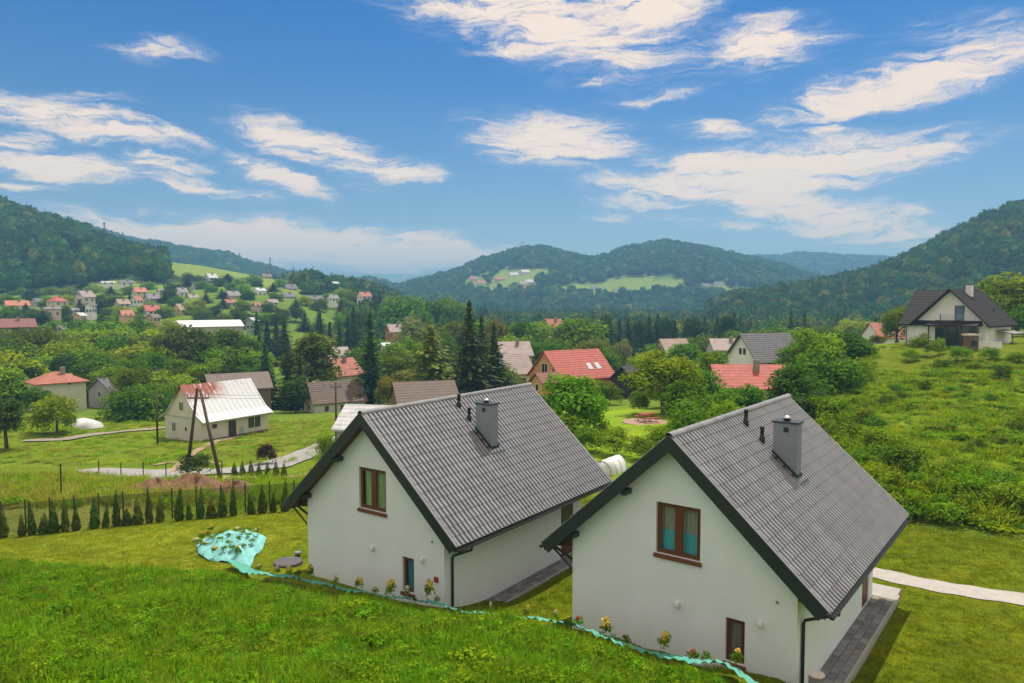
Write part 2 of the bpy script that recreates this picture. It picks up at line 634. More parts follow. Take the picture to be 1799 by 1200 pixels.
def cover(x, y):
    d = np.maximum(y, 3)
    u = CX + F * x / d
    n = len(x)
    C = {k: np.array(v) for k, v in dict(meadow=(.06, .14, .006), mown=(.165, .205, .007), lawn=(.115, .152, .001), field=(.125, .195, .006), hay=(.22, .22, .045),
         hill=(.145, .22, .002), valley=(.12, .20, .016), forest=(.035, .075, .016), farmeadow=(.19, .27, .040), garden=(.19, .30, .010), earth=(.17, .10, .055)).items()}
    col = np.tile(C['valley'], (n, 1))

    def put(c, m):
        nonlocal col
        m = np.clip(m, 0, 1)[:, None]
        col = col * (1 - m) + C[c] * m
    w1, w2 = wob(x, y, .25, 7), wob(x, y, .8, 8)
    put('field', smooth((700 - u) / 100) * smooth((110 - d) / 10))
    put('hay', smooth((330 - u + 60 * w1) / 60) * smooth((56 - d + 2 * w1) / 3) * .75)
    put('hay', smooth((w1 * .6 + w2 * .4 - .35) / .4) * smooth((d - 38) / 3) * smooth((80 - d) / 10) * smooth((600 - u) / 50) * .5)
    put('garden', smooth((u - 930) / 60) * smooth((1250 - u) / 60) * smooth((d - 45) / 4) * smooth((85 - d) / 8))
    put('hill', smooth((d - hill_edge(u) + .4 * w2) / 1.2) * smooth((u - 1290) / 40) * smooth((130 - d) / 10))
    put('lawn', smooth((d - 14) / 2) * smooth((np.minimum(np.where(u < 620, fence_d(u), 38), np.where(u > 1300, hill_edge(u), 40)) - d) / .6))
    put('mown', smooth((620 - u) / 60) * smooth((fence_d(u) - d) / .6) * smooth((d - 14) / 2))
    put('lawn', smooth((d - 78) / 3) * smooth((100 - d) / 3) * smooth((u - 1530) / 20) * .8)
    put('meadow', smooth((meadow_edge(u) - d + .25 * w2) / .5))
    put('earth', smooth((w2 - .45) / .2) * smooth((.8 - np.abs(d - meadow_edge(u) - .5)) / .5) * smooth((520 - u) / 60) * .6)
    put('earth', smooth((w1 * .5 + w2 * .5 - .1) / .3) * smooth((1.6 - np.abs(d - 44.5 - (u - 330) * .004)) / 1) * smooth((470 - u) / 60) * smooth((u - 240) / 40) * .8)
    # wooded ground far off
    fo = forest_mask(x, y)
    put('farmeadow', smooth((d - 380) / 60))
    put('forest', fo)
    return col


FAR_UV = [(832, 493), (878, 494), (902, 486), (912, 484), (922, 481), (920, 502), (930, 499), (916, 512), (957, 523), (1012, 519), (1030, 516), (1045, 511), (1085, 516), (1097, 514), (1222, 530), (1240, 506), (1262, 503), (845, 500)]


def forest_mask(x, y):
    d = np.maximum(y, 3)
    u = CX + F * x / d
    z = ground(x, y)
    b = (z - CAMZ) / d
    v = CY - F * (b * _c + _s) / (_c - b * _s)
    wv = 9 * wob(x, y, .02, 11)
    m = np.zeros(len(x))
    left = (d > 425) & (d < 900) & (u < 292 + wv) & (v < 510 - np.clip((u - 60) / 10, -12, 12) + wv)
    right = (d > 395) & (d < 900) & (u > 1290)
    h2 = (d > 950) & (d < 1900) & (u < 560)
    h3 = (d > 880) & (d < 1800) & (u > 640) & (u < 1620)
    # open meadows on the middle hills
    mea = (d < 1250) & (((u > 965) & (u < 1085) & (v > 503 - (u - 965) * .09) & (v < 552)) | ((u > 1060) & (u < 1205) & (v > 484 + np.abs(u - 1150) * .06) & (v < 552)) | ((u > 1200) & (u < 1370) & (v > 505) & (v < 552)) | ((u > 880) & (u < 965) & (v > 472) & (v < 486)))
    h3 = h3 & ~mea
    for (hu, hv) in FAR_UV:
        h3 = h3 & ~((np.abs(u - hu) < 13) & (v > hv - 7) & (v < hv + 16) & (d < 1250))
    h3 = h3 & ~((u > 815) & (u < 965) & (v > 478) & (v < 530) & (wob(x, y, .07, 61) > .22))
    h4 = (d > 1600) & (d < 3200) & (u > 1050)
    val = (d > 255) & (d < 1000) & (u > 640) & (u < 1620)
    val2 = (d > 470) & (d < 1000) & (u > 460 + wv * 2) & (u < 700) & (v > 500)
    left = left | ((d > 425) & (d < 560) & (u > 255) & (u < 440) & (v > 484 + (u - 255) * .03) & (v < 500 + wv * .4))
    m[left | right | h2 | h3 | h4] = 1
    m[val & (wob(x, y, .035, 13) > -.55)] = 1
    m[val2 & (wob(x, y, .05, 14) > -.1)] = 1
    return m


def build_ground():
    ys = np.concatenate([[-80, -20], np.exp(np.linspace(math.log(3), math.log(60), 150)), np.exp(np.linspace(math.log(60.8), math.log(9000), 190))])
    ts = np.concatenate([np.linspace(-3.2, -.84, 40), np.linspace(-.82, .82, 300), np.linspace(.84, 3.2, 40)])
    Y, T = np.meshgrid(ys, ts, indexing='ij')
    X = T * np.where(Y < 3, 3 + (3 - Y) * 1.2, Y)
    Z = ground(X.ravel(), Y.ravel())
    v = np.stack([X.ravel(), Y.ravel(), Z], 1)
    nr, nc = Y.shape
    i = np.arange(nr - 1)[:, None] * nc + np.arange(nc - 1)[None]
    f = np.stack([i, i + 1, i + 1 + nc, i + nc], -1).reshape(-1, 4)
    m = bpy.data.materials.new('ground_cover')
    nt, N, L, B = nodes(m)
    B.inputs['Roughness'].default_value = .95
    B.inputs['Specular IOR Level'].default_value = .1
    at_ = N.new('ShaderNodeVertexColor')
    at_.layer_name = 'cover'
    g = N.new('ShaderNodeNewGeometry')

    def nz(scale, detail, lo, hi, f0=.3, f1=.7, col=None, w=None):
        n = N.new('ShaderNodeTexNoise')
        n.inputs['Scale'].default_value = scale
        n.inputs['Detail'].default_value = detail
        n.inputs['Roughness'].default_value = .65
        L.new(g.outputs['Position'], n.inputs['Vector'])
        mr = N.new('ShaderNodeMapRange')
        for k, x in ((1, f0), (2, f1), (3, lo), (4, hi)):
            mr.inputs[k].default_value = x
        L.new(n.outputs['Fac'], mr.inputs[0])
        return mr.outputs[0], n.outputs['Fac']
    a, an = nz(.35, 6, .72, 1.25)
    b, bn = nz(4.5, 8, .62, 1.35)
    mu = N.new('ShaderNodeMath')
    mu.operation = 'MULTIPLY'
    L.new(a, mu.inputs[0])
    L.new(b, mu.inputs[1])
    sc = N.new('ShaderNodeVectorMath')
    sc.operation = 'SCALE'
    L.new(at_.outputs['Color'], sc.inputs[0])
    L.new(mu.outputs[0], sc.inputs['Scale'])
    hs = N.new('ShaderNodeHueSaturation')
    h, _ = nz(.9, 5, .475, .52)
    L.new(h, hs.inputs['Hue'])
    L.new(sc.outputs[0], hs.inputs['Color'])
    L.new(hs.outputs[0], B.inputs['Base Color'])
    bp = N.new('ShaderNodeBump')
    bp.inputs['Strength'].default_value = .7
    bp.inputs['Distance'].default_value = .12
    L.new(bn, bp.inputs['Height'])
    L.new(bp.outputs[0], B.inputs['Normal'])
    me = np_mesh('ground', v, f, m, True)
    c = cover(v[:, 0], v[:, 1])
    ca = me.color_attributes.new('cover', 'FLOAT_COLOR', 'POINT')
    ca.data.foreach_set('color', np.concatenate([c, np.ones((len(c), 1))], 1).astype(np.float32).ravel())
    o = link('ground', me)
    tag(o, 'grassy valley ground with lawn, meadow and hills', 'ground', kind='structure')
    return o


build_ground()


def strip(name, pts, widths, m, dz=.06, step=1.0, kind='structure', label=None, cat=None, across=4, thick=0.0):
    """ribbon laid over the ground along a polyline of (x, y)"""
    P = [Vector((p[0], p[1])) for p in pts]
    W = widths if isinstance(widths, (list, tuple)) else [widths] * len(P)
    S, SW = [], []
    for i in range(len(P) - 1):
        n = max(1, int((P[i + 1] - P[i]).length / step))
        for k in range(n):
            t = k / n
            a, b, c_, d_ = P[max(i - 1, 0)], P[i], P[i + 1], P[min(i + 2, len(P) - 1)]
            S.append(.5 * ((2 * b) + (c_ - a) * t + (2 * a - 5 * b + 4 * c_ - d_) * t * t + (3 * b - a - 3 * c_ + d_) * t**3))
            SW.append(W[i] * (1 - t) + W[i + 1] * t)
    S.append(P[-1])
    SW.append(W[-1])
    v = []
    for i, p in enumerate(S):
        t = (S[min(i + 1, len(S) - 1)] - S[max(i - 1, 0)]).normalized()
        nrm = Vector((t.y, -t.x))
        for k in range(across + 1):
            q = p + nrm * SW[i] * (k / across - .5) * (1 + .08 * math.sin(i * 1.7 + k * 3))
            v.append((q.x, q.y, gz(q.x, q.y) + dz))
    f = []
    a1 = across + 1
    for i in range(len(S) - 1):
        for k in range(across):
            f.append((i * a1 + k, i * a1 + k + 1, (i + 1) * a1 + k + 1, (i + 1) * a1 + k))
    o = link(name, np_mesh(name, np.array(v), np.array(f)[:, ::-1], m, True))
    return tag(o, label, cat, kind=kind)


def upt(u, d):
    p = gp(u, d)
    return (p.x, p.y)


M_ASPHALT = mat('asphalt_grey', (.30, .29, .29), .9, .18, 2, .3, 60, wpos=True)
M_GRAVEL = mat('gravel', (.34, .30, .25), .95, .3, 3, .6, 40, c2=(.20, .165, .12), wpos=True)
M_SAND = mat('sandy_soil', (.42, .33, .23), .95, .3, 1.2, .5, 30, c2=(.20, .13, .08), wpos=True)
M_PALE = mat('pale_paving', (.40, .375, .345), .9, .12, 3, .3, 30, wpos=True)
strip('country_road', [upt(150, 63), upt(215, 61.5), upt(300, 61), upt(400, 62.5), upt(470, 65), upt(540, 70), upt(640, 82)], [1.5, 4.6, 6.2, 5.4, 4.4, 3.8, 3.2], M_ASPHALT, .10, .8, label='grey asphalt lane beyond the fence', cat='road')
strip('dirt_track', [upt(330, 57), upt(400, 56.5), upt(470, 56.3), upt(560, 56)], [1.4, 3.0, 3.2, 3.0], M_SAND, .10, .7, label='sandy dirt track between lane and fence', cat='track')
strip('gravel_drive', [upt(40, 80), upt(90, 81), upt(130, 83), upt(200, 88), upt(300, 93)], [1.5, 4.0, 2.6, 1.6, 1.4], M_GRAVEL, .12, 1.0, label='pale gravel drive to the red roofed house', cat='path')
strip('worn_path', [upt(300, 62), upt(330, 70), upt(380, 80), upt(420, 84)], [.5, .6, .9, 1.6], M_SAND, .10, 1.0, label='worn earth path up to the white cottage', cat='path')
strip('garden_path', [upt(1490, 26.9), upt(1530, 26.6), upt(1640, 25.3), upt(1799, 24.1), upt(2100, 22.3)], 1.15, M_PALE, .025, .3, label='pale paved path across the lawn behind the right house', cat='path')


# ------------------------------------------------------------------ scattering
PROTO = {}


def proto_collection(name, meshes):
    c = bpy.data.collections.new(name)
    for i, me in enumerate(meshes):
        o = bpy.data.objects.new('%s_%02d' % (name, i), me)
        c.objects.link(o)
    PROTO[name] = c
    return c


def scatter(name, label, cat, coll, P, scl, idx, rotz, tilt=0.0):
    n = len(P)
    me = bpy.data.meshes.new(name)
    me.vertices.add(n)
    me.vertices.foreach_set('co', np.ascontiguousarray(P, np.float32).ravel())
    rot = np.stack([rng.normal(0, 1, n) * tilt, rng.normal(0, 1, n) * tilt, rotz], 1)
    for nm, ty, dt in (('rot', 'FLOAT_VECTOR', rot), ('scl', 'FLOAT_VECTOR', scl), ('pick', 'INT', idx)):
        a = me.attributes.new(nm, ty, 'POINT')
        if ty == 'INT':
            a.data.foreach_set('value', np.ascontiguousarray(dt, np.int32))
        else:
            a.data.foreach_set('vector', np.ascontiguousarray(dt, np.float32).ravel())
    o = link(name, me)
    ng = bpy.data.node_groups.new(name + '_nodes', 'GeometryNodeTree')
    ng.interface.new_socket('Geometry', in_out='INPUT', socket_type='NodeSocketGeometry')
    ng.interface.new_socket('Geometry', in_out='OUTPUT', socket_type='NodeSocketGeometry')
    N, L = ng.nodes, ng.links
    gi, go = N.new('NodeGroupInput'), N.new('NodeGroupOutput')
    ip = N.new('GeometryNodeInstanceOnPoints')
    ci = N.new('GeometryNodeCollectionInfo')
    ci.inputs['Collection'].default_value = PROTO[coll]
    ci.inputs['Separate Children'].default_value = True
    ci.inputs['Reset Children'].default_value = True
    L.new(gi.outputs[0], ip.inputs['Points'])
    L.new(ci.outputs[0], ip.inputs['Instance'])
    ip.inputs['Pick Instance'].default_value = True
    for nm, ty, sock in (('rot', 'FLOAT_VECTOR', 'Rotation'), ('scl', 'FLOAT_VECTOR', 'Scale'), ('pick', 'INT', 'Instance Index')):
        na = N.new('GeometryNodeInputNamedAttribute')
        na.data_type = ty
        na.inputs['Name'].default_value = nm
        L.new(na.outputs['Attribute'], ip.inputs[sock])
    L.new(ip.outputs[0], go.inputs[0])
    md = o.modifiers.new('scatter', 'NODES')
    md.node_group = ng
    return tag(o, label, cat, kind='stuff')


# ------------------------------------------------------------------ vegetation prototypes
def broad_crown(seed, nclump=22, nleaf=2000, leaf=.026, rx=.40, rz=.40, cz=.60, cl=(.11, .19), core=False, droop=0.0):
    g = np.random.default_rng(seed)
    d = unit(g.normal(size=(nclump, 3)))
    d[:, 2] = np.where(d[:, 2] < -.55, -d[:, 2], d[:, 2])
    rad = g.uniform(.30, .84, nclump)[:, None] ** .8
    C = d * rad * np.array([rx, rx, rz]) + np.array([0, 0, cz])
    C[:, :2] += g.normal(0, .03, (1, 2))
    cr = g.uniform(*cl, nclump)
    w = cr**2
    pick = g.choice(nclump, nleaf, p=w / w.sum())
    q = unit(g.normal(size=(nleaf, 3)))
    q[:, 2] = np.where((q[:, 2] < -.3) & (g.random(nleaf) < .6), -q[:, 2], q[:, 2])
    P = C[pick] + q * (cr[pick] * g.uniform(.55, 1.08, nleaf) ** 1)[:, None] * np.array([1, 1, .85])
    if droop:
        P[:, 2] -= droop * np.linalg.norm(P[:, :2], axis=1)
    Nn = unit(q * 1.0 + np.array([0, 0, .35]) + g.normal(0, .45, (nleaf, 3)))
    v, f = quads(P, Nn, leaf * g.uniform(.7, 1.35, nleaf), g)
    if core:
        n, k = 10, 6
        a = np.linspace(0, 2 * np.pi, n, endpoint=False)
        el = np.linspace(-1.3, 1.3, k)
        A, E = np.meshgrid(a, el)
        cv = np.stack([np.cos(A) * np.cos(E) * rx * .78, np.sin(A) * np.cos(E) * rx * .78, np.sin(E) * rz * .8 + cz], -1).reshape(-1, 3)
        cv += g.normal(0, .03, cv.shape)
        cf = []
        for i in range(k - 1):
            for j in range(n):
                cf.append((i * n + j, i * n + (j + 1) % n, (i + 1) * n + (j + 1) % n, (i + 1) * n + j))
        f = np.concatenate([f, np.array(cf) + len(v)])
        v = np.concatenate([v, cv])
    return v, f


def spruce_crown(seed, tiers=24, br=11, r0=.2, power=.85, zb=.06, leaf=.030, per=5):
    """whorls of drooping boughs, each a chain of needle sprays of uneven length"""
    g = np.random.default_rng(seed)
    V_ = []
    for t in range(tiers):
        z = zb + (.985 - zb) * (t + g.uniform(-.35, .35)) / tiers
        r = r0 * max(.03, (1 - z)) ** power * g.uniform(.82, 1.12)
        k = max(4, int(br * (.45 + .55 * (1 - z))))
        a0 = g.uniform(0, 6.28)
        for j in range(k):
            a = a0 + 6.283 * j / k + g.normal(0, .2)
            rr = r * g.choice([.62, .8, .95, 1.1, 1.28])
            out = np.array([math.cos(a), math.sin(a), 0])
            side = np.array([-out[1], out[0], 0])
            droop = g.uniform(.28, .5)
            for s in range(per):
                fr = (s + .55) / per
                c = out * rr * fr + np.array([0, 0, z - droop * rr * fr + .16 * rr * fr * fr]) + g.normal(0, .006, 3)
                ln = rr / per * g.uniform(.75, 1.15)
                w = leaf * g.uniform(.55, 1.0) * (.5 + .6 * (1 - z)) * (1.15 - .55 * fr)
                d_ = unit(out + np.array([0, 0, -droop]) + g.normal(0, .18, 3))
                sd = unit(side + g.normal(0, .3, 3))
                V_ += [c - d_ * ln, c + sd * w - np.array([0, 0, w * .5]), c + d_ * ln - np.array([0, 0, w * .2]), c - sd * w - np.array([0, 0, w * .5])]
    for k in range(5):
        a = k * 1.26
        V_ += [np.array([0, 0, 1.0]), np.array([.012 * math.cos(a), .012 * math.sin(a), .95]), np.array([.016 * math.cos(a), .016 * math.sin(a), .90]), np.array([0, 0, .93])]
    v = np.array(V_)
    f = np.arange(len(v)).reshape(-1, 4)
    n = 7
    a = np.linspace(0, 2 * np.pi, n, endpoint=False)
    cv = np.concatenate([np.stack([np.cos(a) * r0 * .30, np.sin(a) * r0 * .30, np.full(n, zb + .05)], 1), np.stack([np.cos(a) * .008, np.sin(a) * .008, np.full(n, .92)], 1)])
    cf = np.array([(j, (j + 1) % n, n + (j + 1) % n, n + j) for j in range(n)])
    f = np.concatenate([f, cf + len(v)])
    v = np.concatenate([v, cv])
    return v, f


def trunk_mesh(seed, r=.028, top=.72, limbs=5, name='trunk'):
    g = random.Random(seed)
    b = MB()
    b.tube([(0, 0, -.04), (.008, .004, .2), (g.uniform(-.02, .02), g.uniform(-.02, .02), .45), (g.uniform(-.03, .03), 0, top)], [r * 1.25, r, r * .72, r * .2], 8)
    for k in range(limbs):
        a = 6.283 * k / limbs + g.uniform(-.4, .4)
        z = g.uniform(.28, .5)
        b.tube([(0, 0, z), (.12 * math.cos(a), .12 * math.sin(a), z + .12), (.24 * math.cos(a), .24 * math.sin(a), z + .27)], [r * .55, r * .38, r * .12], 5)
    return b.mesh(name, M_BARK, True)


M_BARK = mat('bark', (.09, .07, .05), .95, .3, 20, .6, 60)
LEAF = {
    'mid': leaf_mat('leaf_mid', (0.048, 0.110, 0.008), (0.190, 0.340, 0.016)),
    'lime': leaf_mat('leaf_lime', (0.090, 0.170, 0.008), (0.340, 0.500, 0.018)),
    'deep': leaf_mat('leaf_deep', (0.030, 0.063, 0.016), (0.106, 0.176, 0.029)),
    'pale': leaf_mat('leaf_pale', (0.139, 0.192, 0.077), (0.379, 0.451, 0.182)),
    'olive': leaf_mat('leaf_olive', (0.127, 0.135, 0.020), (0.379, 0.361, 0.043)),
    'spruce': leaf_mat('leaf_spruce', (0.023, 0.045, 0.016), (0.085, 0.140, 0.034), .15),
    'larch': leaf_mat('leaf_larch', (0.076, 0.117, 0.020), (0.253, 0.305, 0.043), .25),
    'purple': leaf_mat('leaf_purple', (.030, .012, .014), (.095, .045, .042)),
    'forest': leaf_mat('leaf_forest', (.018, .075, .018), (.095, .215, .040), .25, .45, .6, .035),
    'forest_deep': leaf_mat('leaf_forest_deep', (.010, .050, .016), (.060, .150, .036), .2, .4, .6, .03),
    'thuja': leaf_mat('leaf_thuja', (0.030, 0.063, 0.016), (0.113, 0.192, 0.027), .15),
    'hillside': leaf_mat('leaf_weed', (0.105, 0.185, 0.005), (0.34, 0.500, 0.010), .35, .22),
    'bushy': leaf_mat('leaf_bushy', (0.065, 0.135, 0.006), (0.235, 0.400, 0.014), .35, .25),
}
GRASS = leaf_mat('grass_blade', (.050, .145, .003), (.31, .53, .014), .45, .32, .9, .03)
GRASS_DRY = leaf_mat('grass_blade_dry', (.20, .22, .022), (.42, .42, .080), .45, .25, .5, .02)
LAWN_BLADE = leaf_mat('lawn_blade', (.085, .125, .001), (.20, .265, .002), .40, .2, .5, .02)
MOWN_BLADE = leaf_mat('mown_blade', (.14, .19, .005), (.33, .39, .018), .40, .2, .5, .02)

CROWN = {}
for k in range(4):
    CROWN['broad', k] = broad_crown(100 + k, 46, 4200, .025, .42, .46, .51, (.10, .18))
    CROWN['round', k] = broad_crown(200 + k, 52, 4200, .026, .46, .48, .47, (.11, .19))
    CROWN['tall', k] = broad_crown(300 + k, 44, 3600, .023, .28, .48, .49, (.08, .14))
    CROWN['shrub', k] = broad_crown(400 + k, 30, 1900, .034, .46, .46, .46, (.15, .24))
    CROWN['spruce', k] = spruce_crown(500 + k, 30, 15, leaf=.036)
    CROWN['slim', k] = spruce_crown(600 + k, 34, 13, .13, .7, .02, .030)
    CROWN['wide', k] = spruce_crown(700 + k, 26, 17, .30, .7, .05, .050)
    CROWN['willow', k] = broad_crown(800 + k, 44, 3600, .024, .42, .44, .56, (.12, .18), droop=.12)
    CROWN['thuja', k] = broad_crown(900 + k, 26, 1100, .040, .15, .47, .47, (.07, .11))
    CROWN['forest', k] = broad_crown(1000 + k, 14, 330, .062, .46, .42, .56, (.16, .24), core=True)
    CROWN['fspruce', k] = spruce_crown(1100 + k, 13, 8, .2, .85, .05, .09, 3)
def cone_crown(seed, n=1100, r0=.19, leaf=.045):
    g = np.random.default_rng(seed)
    z = 1 - np.sqrt(g.random(n)) * .985
    a = g.uniform(0, 6.283, n)
    r = r0 * (1 - z) ** .75 * np.minimum(1, .55 + z * 4) * (1 + .14 * np.sin(a * 3 + z * 17 + seed)) * g.uniform(.72, 1.1, n)
    P = np.stack([np.cos(a) * r, np.sin(a) * r, z], 1)
    Nn = unit(np.stack([np.cos(a), np.sin(a), np.full(n, .35)], 1) + g.normal(0, .35, (n, 3)))
    return quads(P, Nn, leaf * g.uniform(.6, 1.2, n) * (.5 + .5 * (1 - z)), g, .9)


for k in range(4):
    CROWN['thuja', k] = cone_crown(900 + k)
for k in range(0):      # thuja tapers to a tip
    v, f = CROWN['thuja', k]
    v = v.copy()
    sc = np.clip(1.55 - 1.45 * v[:, 2], .08, 1.35)[:, None]
    v[:, :2] *= sc
    CROWN['thuja', k] = (v, f)
CM = {}
TRUNKS = [trunk_mesh(s) for s in range(3)]
STEMS = [trunk_mesh(s + 10, .018, .93, 0) for s in range(2)]


def crown_mesh(kind, k, leaf):
    key = (kind, k % 4, leaf)
    if key not in CM:
        v, f = CROWN[kind, k % 4]
        CM[key] = np_mesh('crown', v, f, LEAF[leaf])
    return CM[key]


TREE_N = [0]


def tree(name, label, kind, leaf, u, vtop, wpx, d, group=None, cat='tree', hmin=1.0, sink=.0, trunk=True):
    """a tree rooted in the ground at depth d whose top is seen at row vtop, wpx picture pixels wide"""
    TREE_N[0] += 1
    i = TREE_N[0]
    p = gp(u, d, -sink)
    h = max(hmin, zv(vtop, d) - p.z)
    wd = wpx / F * d * (1.35 if kind in ('spruce', 'slim', 'wide') else 1.28)
    if kind == 'shrub':
        h = max(h, .7 * wd)
    if kind in ('broad', 'round', 'willow') and h < .9 * wd:      # low boughs reach the ground
        p.z -= .9 * wd - h
        h = .9 * wd
    base = {'broad': .84, 'round': .93, 'tall': .60, 'shrub': .96, 'spruce': .42, 'slim': .27, 'wide': .62, 'willow': .84, 'thuja': .36}[kind]
    t = thing(name, label, cat, p, (i * 2.4) % 6.28, group)
    s = (wd / base, wd / base, h)
    c = link('crown', crown_mesh(kind, i, leaf), t, scale=s)
    if trunk:
        tm = STEMS[i % 2] if kind in ('spruce', 'slim', 'wide', 'thuja') else TRUNKS[i % 3]
        k = min(s[0], h) if kind not in ('spruce', 'slim', 'wide', 'thuja') else h * .8
        link('trunk', tm, t, scale=(k, k, h))
    return t


def grass_clump(seed, n, h, spread, w, lean=.35):
    g = np.random.default_rng(seed)
    a = g.uniform(0, 6.283, n)
    r = spread * np.sqrt(g.random(n))
    b = np.stack([np.cos(a) * r, np.sin(a) * r, np.full(n, -.03)], 1)
    hh = h * g.uniform(.5, 1.15, n)
    ld = unit(np.stack([np.cos(a + g.normal(0, .9, n)), np.sin(a + g.normal(0, .9, n)), np.zeros(n)], 1))
    sd = np.stack([-ld[:, 1], ld[:, 0], np.zeros(n)], 1) * w
    le = (hh * lean * g.uniform(.3, 1.6, n))[:, None]
    up = np.array([0, 0, 1.])
    m1 = b + ld * le * .35 + up * (hh * .6)[:, None]
    tp = b + ld * le + up * hh[:, None]
    v = np.stack([b - sd, b + sd, m1 + sd * .8, m1 - sd * .8, tp + sd * .12, tp - sd * .12], 1).reshape(-1, 3)
    i = np.arange(n)[:, None] * 6
    f = np.concatenate([i + np.array([[0, 1, 2, 3]]), i + np.array([[3, 2, 4, 5]])])
    return v, f


def protos():
    cl = []
    for k in range(6):
        v, f = grass_clump(k, 44, .30 + .05 * (k % 3), .22, .007, .45)
        cl.append(np_mesh('meadow_tuft', v, f, GRASS))
    for k in range(2):
        v, f = grass_clump(20 + k, 30, .36, .2, .006, .5)
        cl.append(np_mesh('dry_tuft', v, f, GRASS_DRY))
    for k in range(2):      # clover and other broad leaves
        v, f = broad_crown(40 + k, 12, 150, .072, .48, .36, .36, (.2, .3))
        cl.append(np_mesh('leafy_tuft', v * np.array([.5, .5, .34]), f, GRASS))
    proto_collection('meadow_tufts', cl)
    ll = []
    for k in range(4):
        v, f = grass_clump(60 + k, 60, .06, .26, .006, .8)
        ll.append(np_mesh('lawn_tuft', v, f, LAWN_BLADE if k < 2 else MOWN_BLADE))
    proto_collection('lawn_tufts', ll)
    wl = []
    for k in range(4):
        v, f = broad_crown(80 + k, 12, 170, .075, .5, .42, .42, (.18, .28))
        wl.append(np_mesh('weed_clump', v, f, LEAF['hillside']))
    for k in range(2):
        v, f = grass_clump(90 + k, 60, 1.0, .5, .02, .4)
        wl.append(np_mesh('tall_grass', v, f, LEAF['hillside']))
    for k in range(2):
        v, f = broad_crown(95 + k, 12, 200, .07, .5, .45, .45, (.18, .28))
        wl.append(np_mesh('bramble', v, f, LEAF['bushy']))
    for k in range(2):
        v, f = grass_clump(98 + k, 60, 1.0, .5, .018, .4)
        wl.append(np_mesh('hay_grass', v, f, GRASS_DRY))
    proto_collection('weeds', wl)
    fl = []
    for k in range(4):
        v, f = CROWN['forest', k]
        fl.append(np_mesh('forest_crown', v, f, LEAF['forest']))
    for k in range(2):
        v, f = CROWN['forest', k + 2]
        fl.append(np_mesh('forest_crown_deep', v, f, LEAF['forest_deep']))
    for k in range(2):
        v, f = CROWN['fspruce', k]
        fl.append(np_mesh('forest_spruce', v, f, LEAF['spruce']))
    for k in range(2):
        v, f = broad_crown(1200 + k, 14, 330, .062, .46, .42, .56, (.16, .24), core=True)
        fl.append(np_mesh('forest_crown_light', v, f, LEAF['larch']))
    proto_collection('forest_trees', fl)


protos()


def in_fan(n, u0, u1, d0, d1):
    """points spread evenly over the ground between two sight lines and two depths"""
    d = np.sqrt(rng.uniform(d0 * d0, d1 * d1, n))
    u = rng.uniform(u0, u1, n)
    return (u - CX) / F * d * 1.0, d, u


def forest(name, label, u0, u1, d0, d1, spacing, hgt, wid, mix, sel):
    area = (u1 - u0) / F * (d1**2 - d0**2) / 2
    n = int(area / spacing**2)
    x, y, u = in_fan(n, u0, u1, d0, d1)
    k = (forest_mask(x, y) > .5) & sel(x, y, u)
    x, y = x[k], y[k]
    n = len(x)
    z = ground(x, y)
    h = hgt * rng.uniform(.7, 1.25, n)
    w = wid * rng.uniform(.75, 1.3, n)
    idx = rng.choice(len(mix), n, p=np.array(mix) / sum(mix))
    w = np.where((idx == 6) | (idx == 7), w * 1.35, w)
    h = np.where((idx == 6) | (idx == 7), h * 1.25, h)
    return scatter(name, label, 'forest', 'forest_trees', np.stack([x, y, z - .12 * h], 1), np.stack([w, w, h], 1), idx, rng.uniform(0, 6.28, n))


MIXB = [3, 3, 3, 3, 2, 2, .5, .5, 1, 1]
every = lambda x, y, u: np.ones(len(x), bool)
forest('hill_forest', 'dark green wood covering the steep hill on the left', -400, 300, 425, 800, 6.0, 13, 10.5, MIXB, every)
forest('hill_forest', 'green wood covering the steep hill on the right', 1285, 2300, 395, 800, 6.2, 13, 10.5, MIXB, every)
forest('hill_forest', 'bluish wood on the twin rounded hills in the middle', 640, 1620, 880, 1500, 8.5, 14, 13, MIXB, every)
forest('hill_forest', 'hazy wood on the low ridge behind the left meadow', -100, 560, 950, 1600, 9.5, 14, 14, MIXB, every)
forest('hill_forest', 'faint blue wood on the ridge behind the right hill', 1050, 1800, 1700, 2500, 15, 16, 20, MIXB, every)
forest('valley_wood', 'mixed wood filling the valley floor in front of the hills', 640, 1620, 262, 690, 7.0, 13, 10, [2, 2, 2, 2, 1, 1, 1.6, 1.6, 2.5, 2.5], every)
forest('valley_wood', 'trees around the far end of the left village', 440, 700, 470, 1000, 8, 12, 10, [2, 2, 2, 2, 1, 1, 1, 1, 1, 1], every)


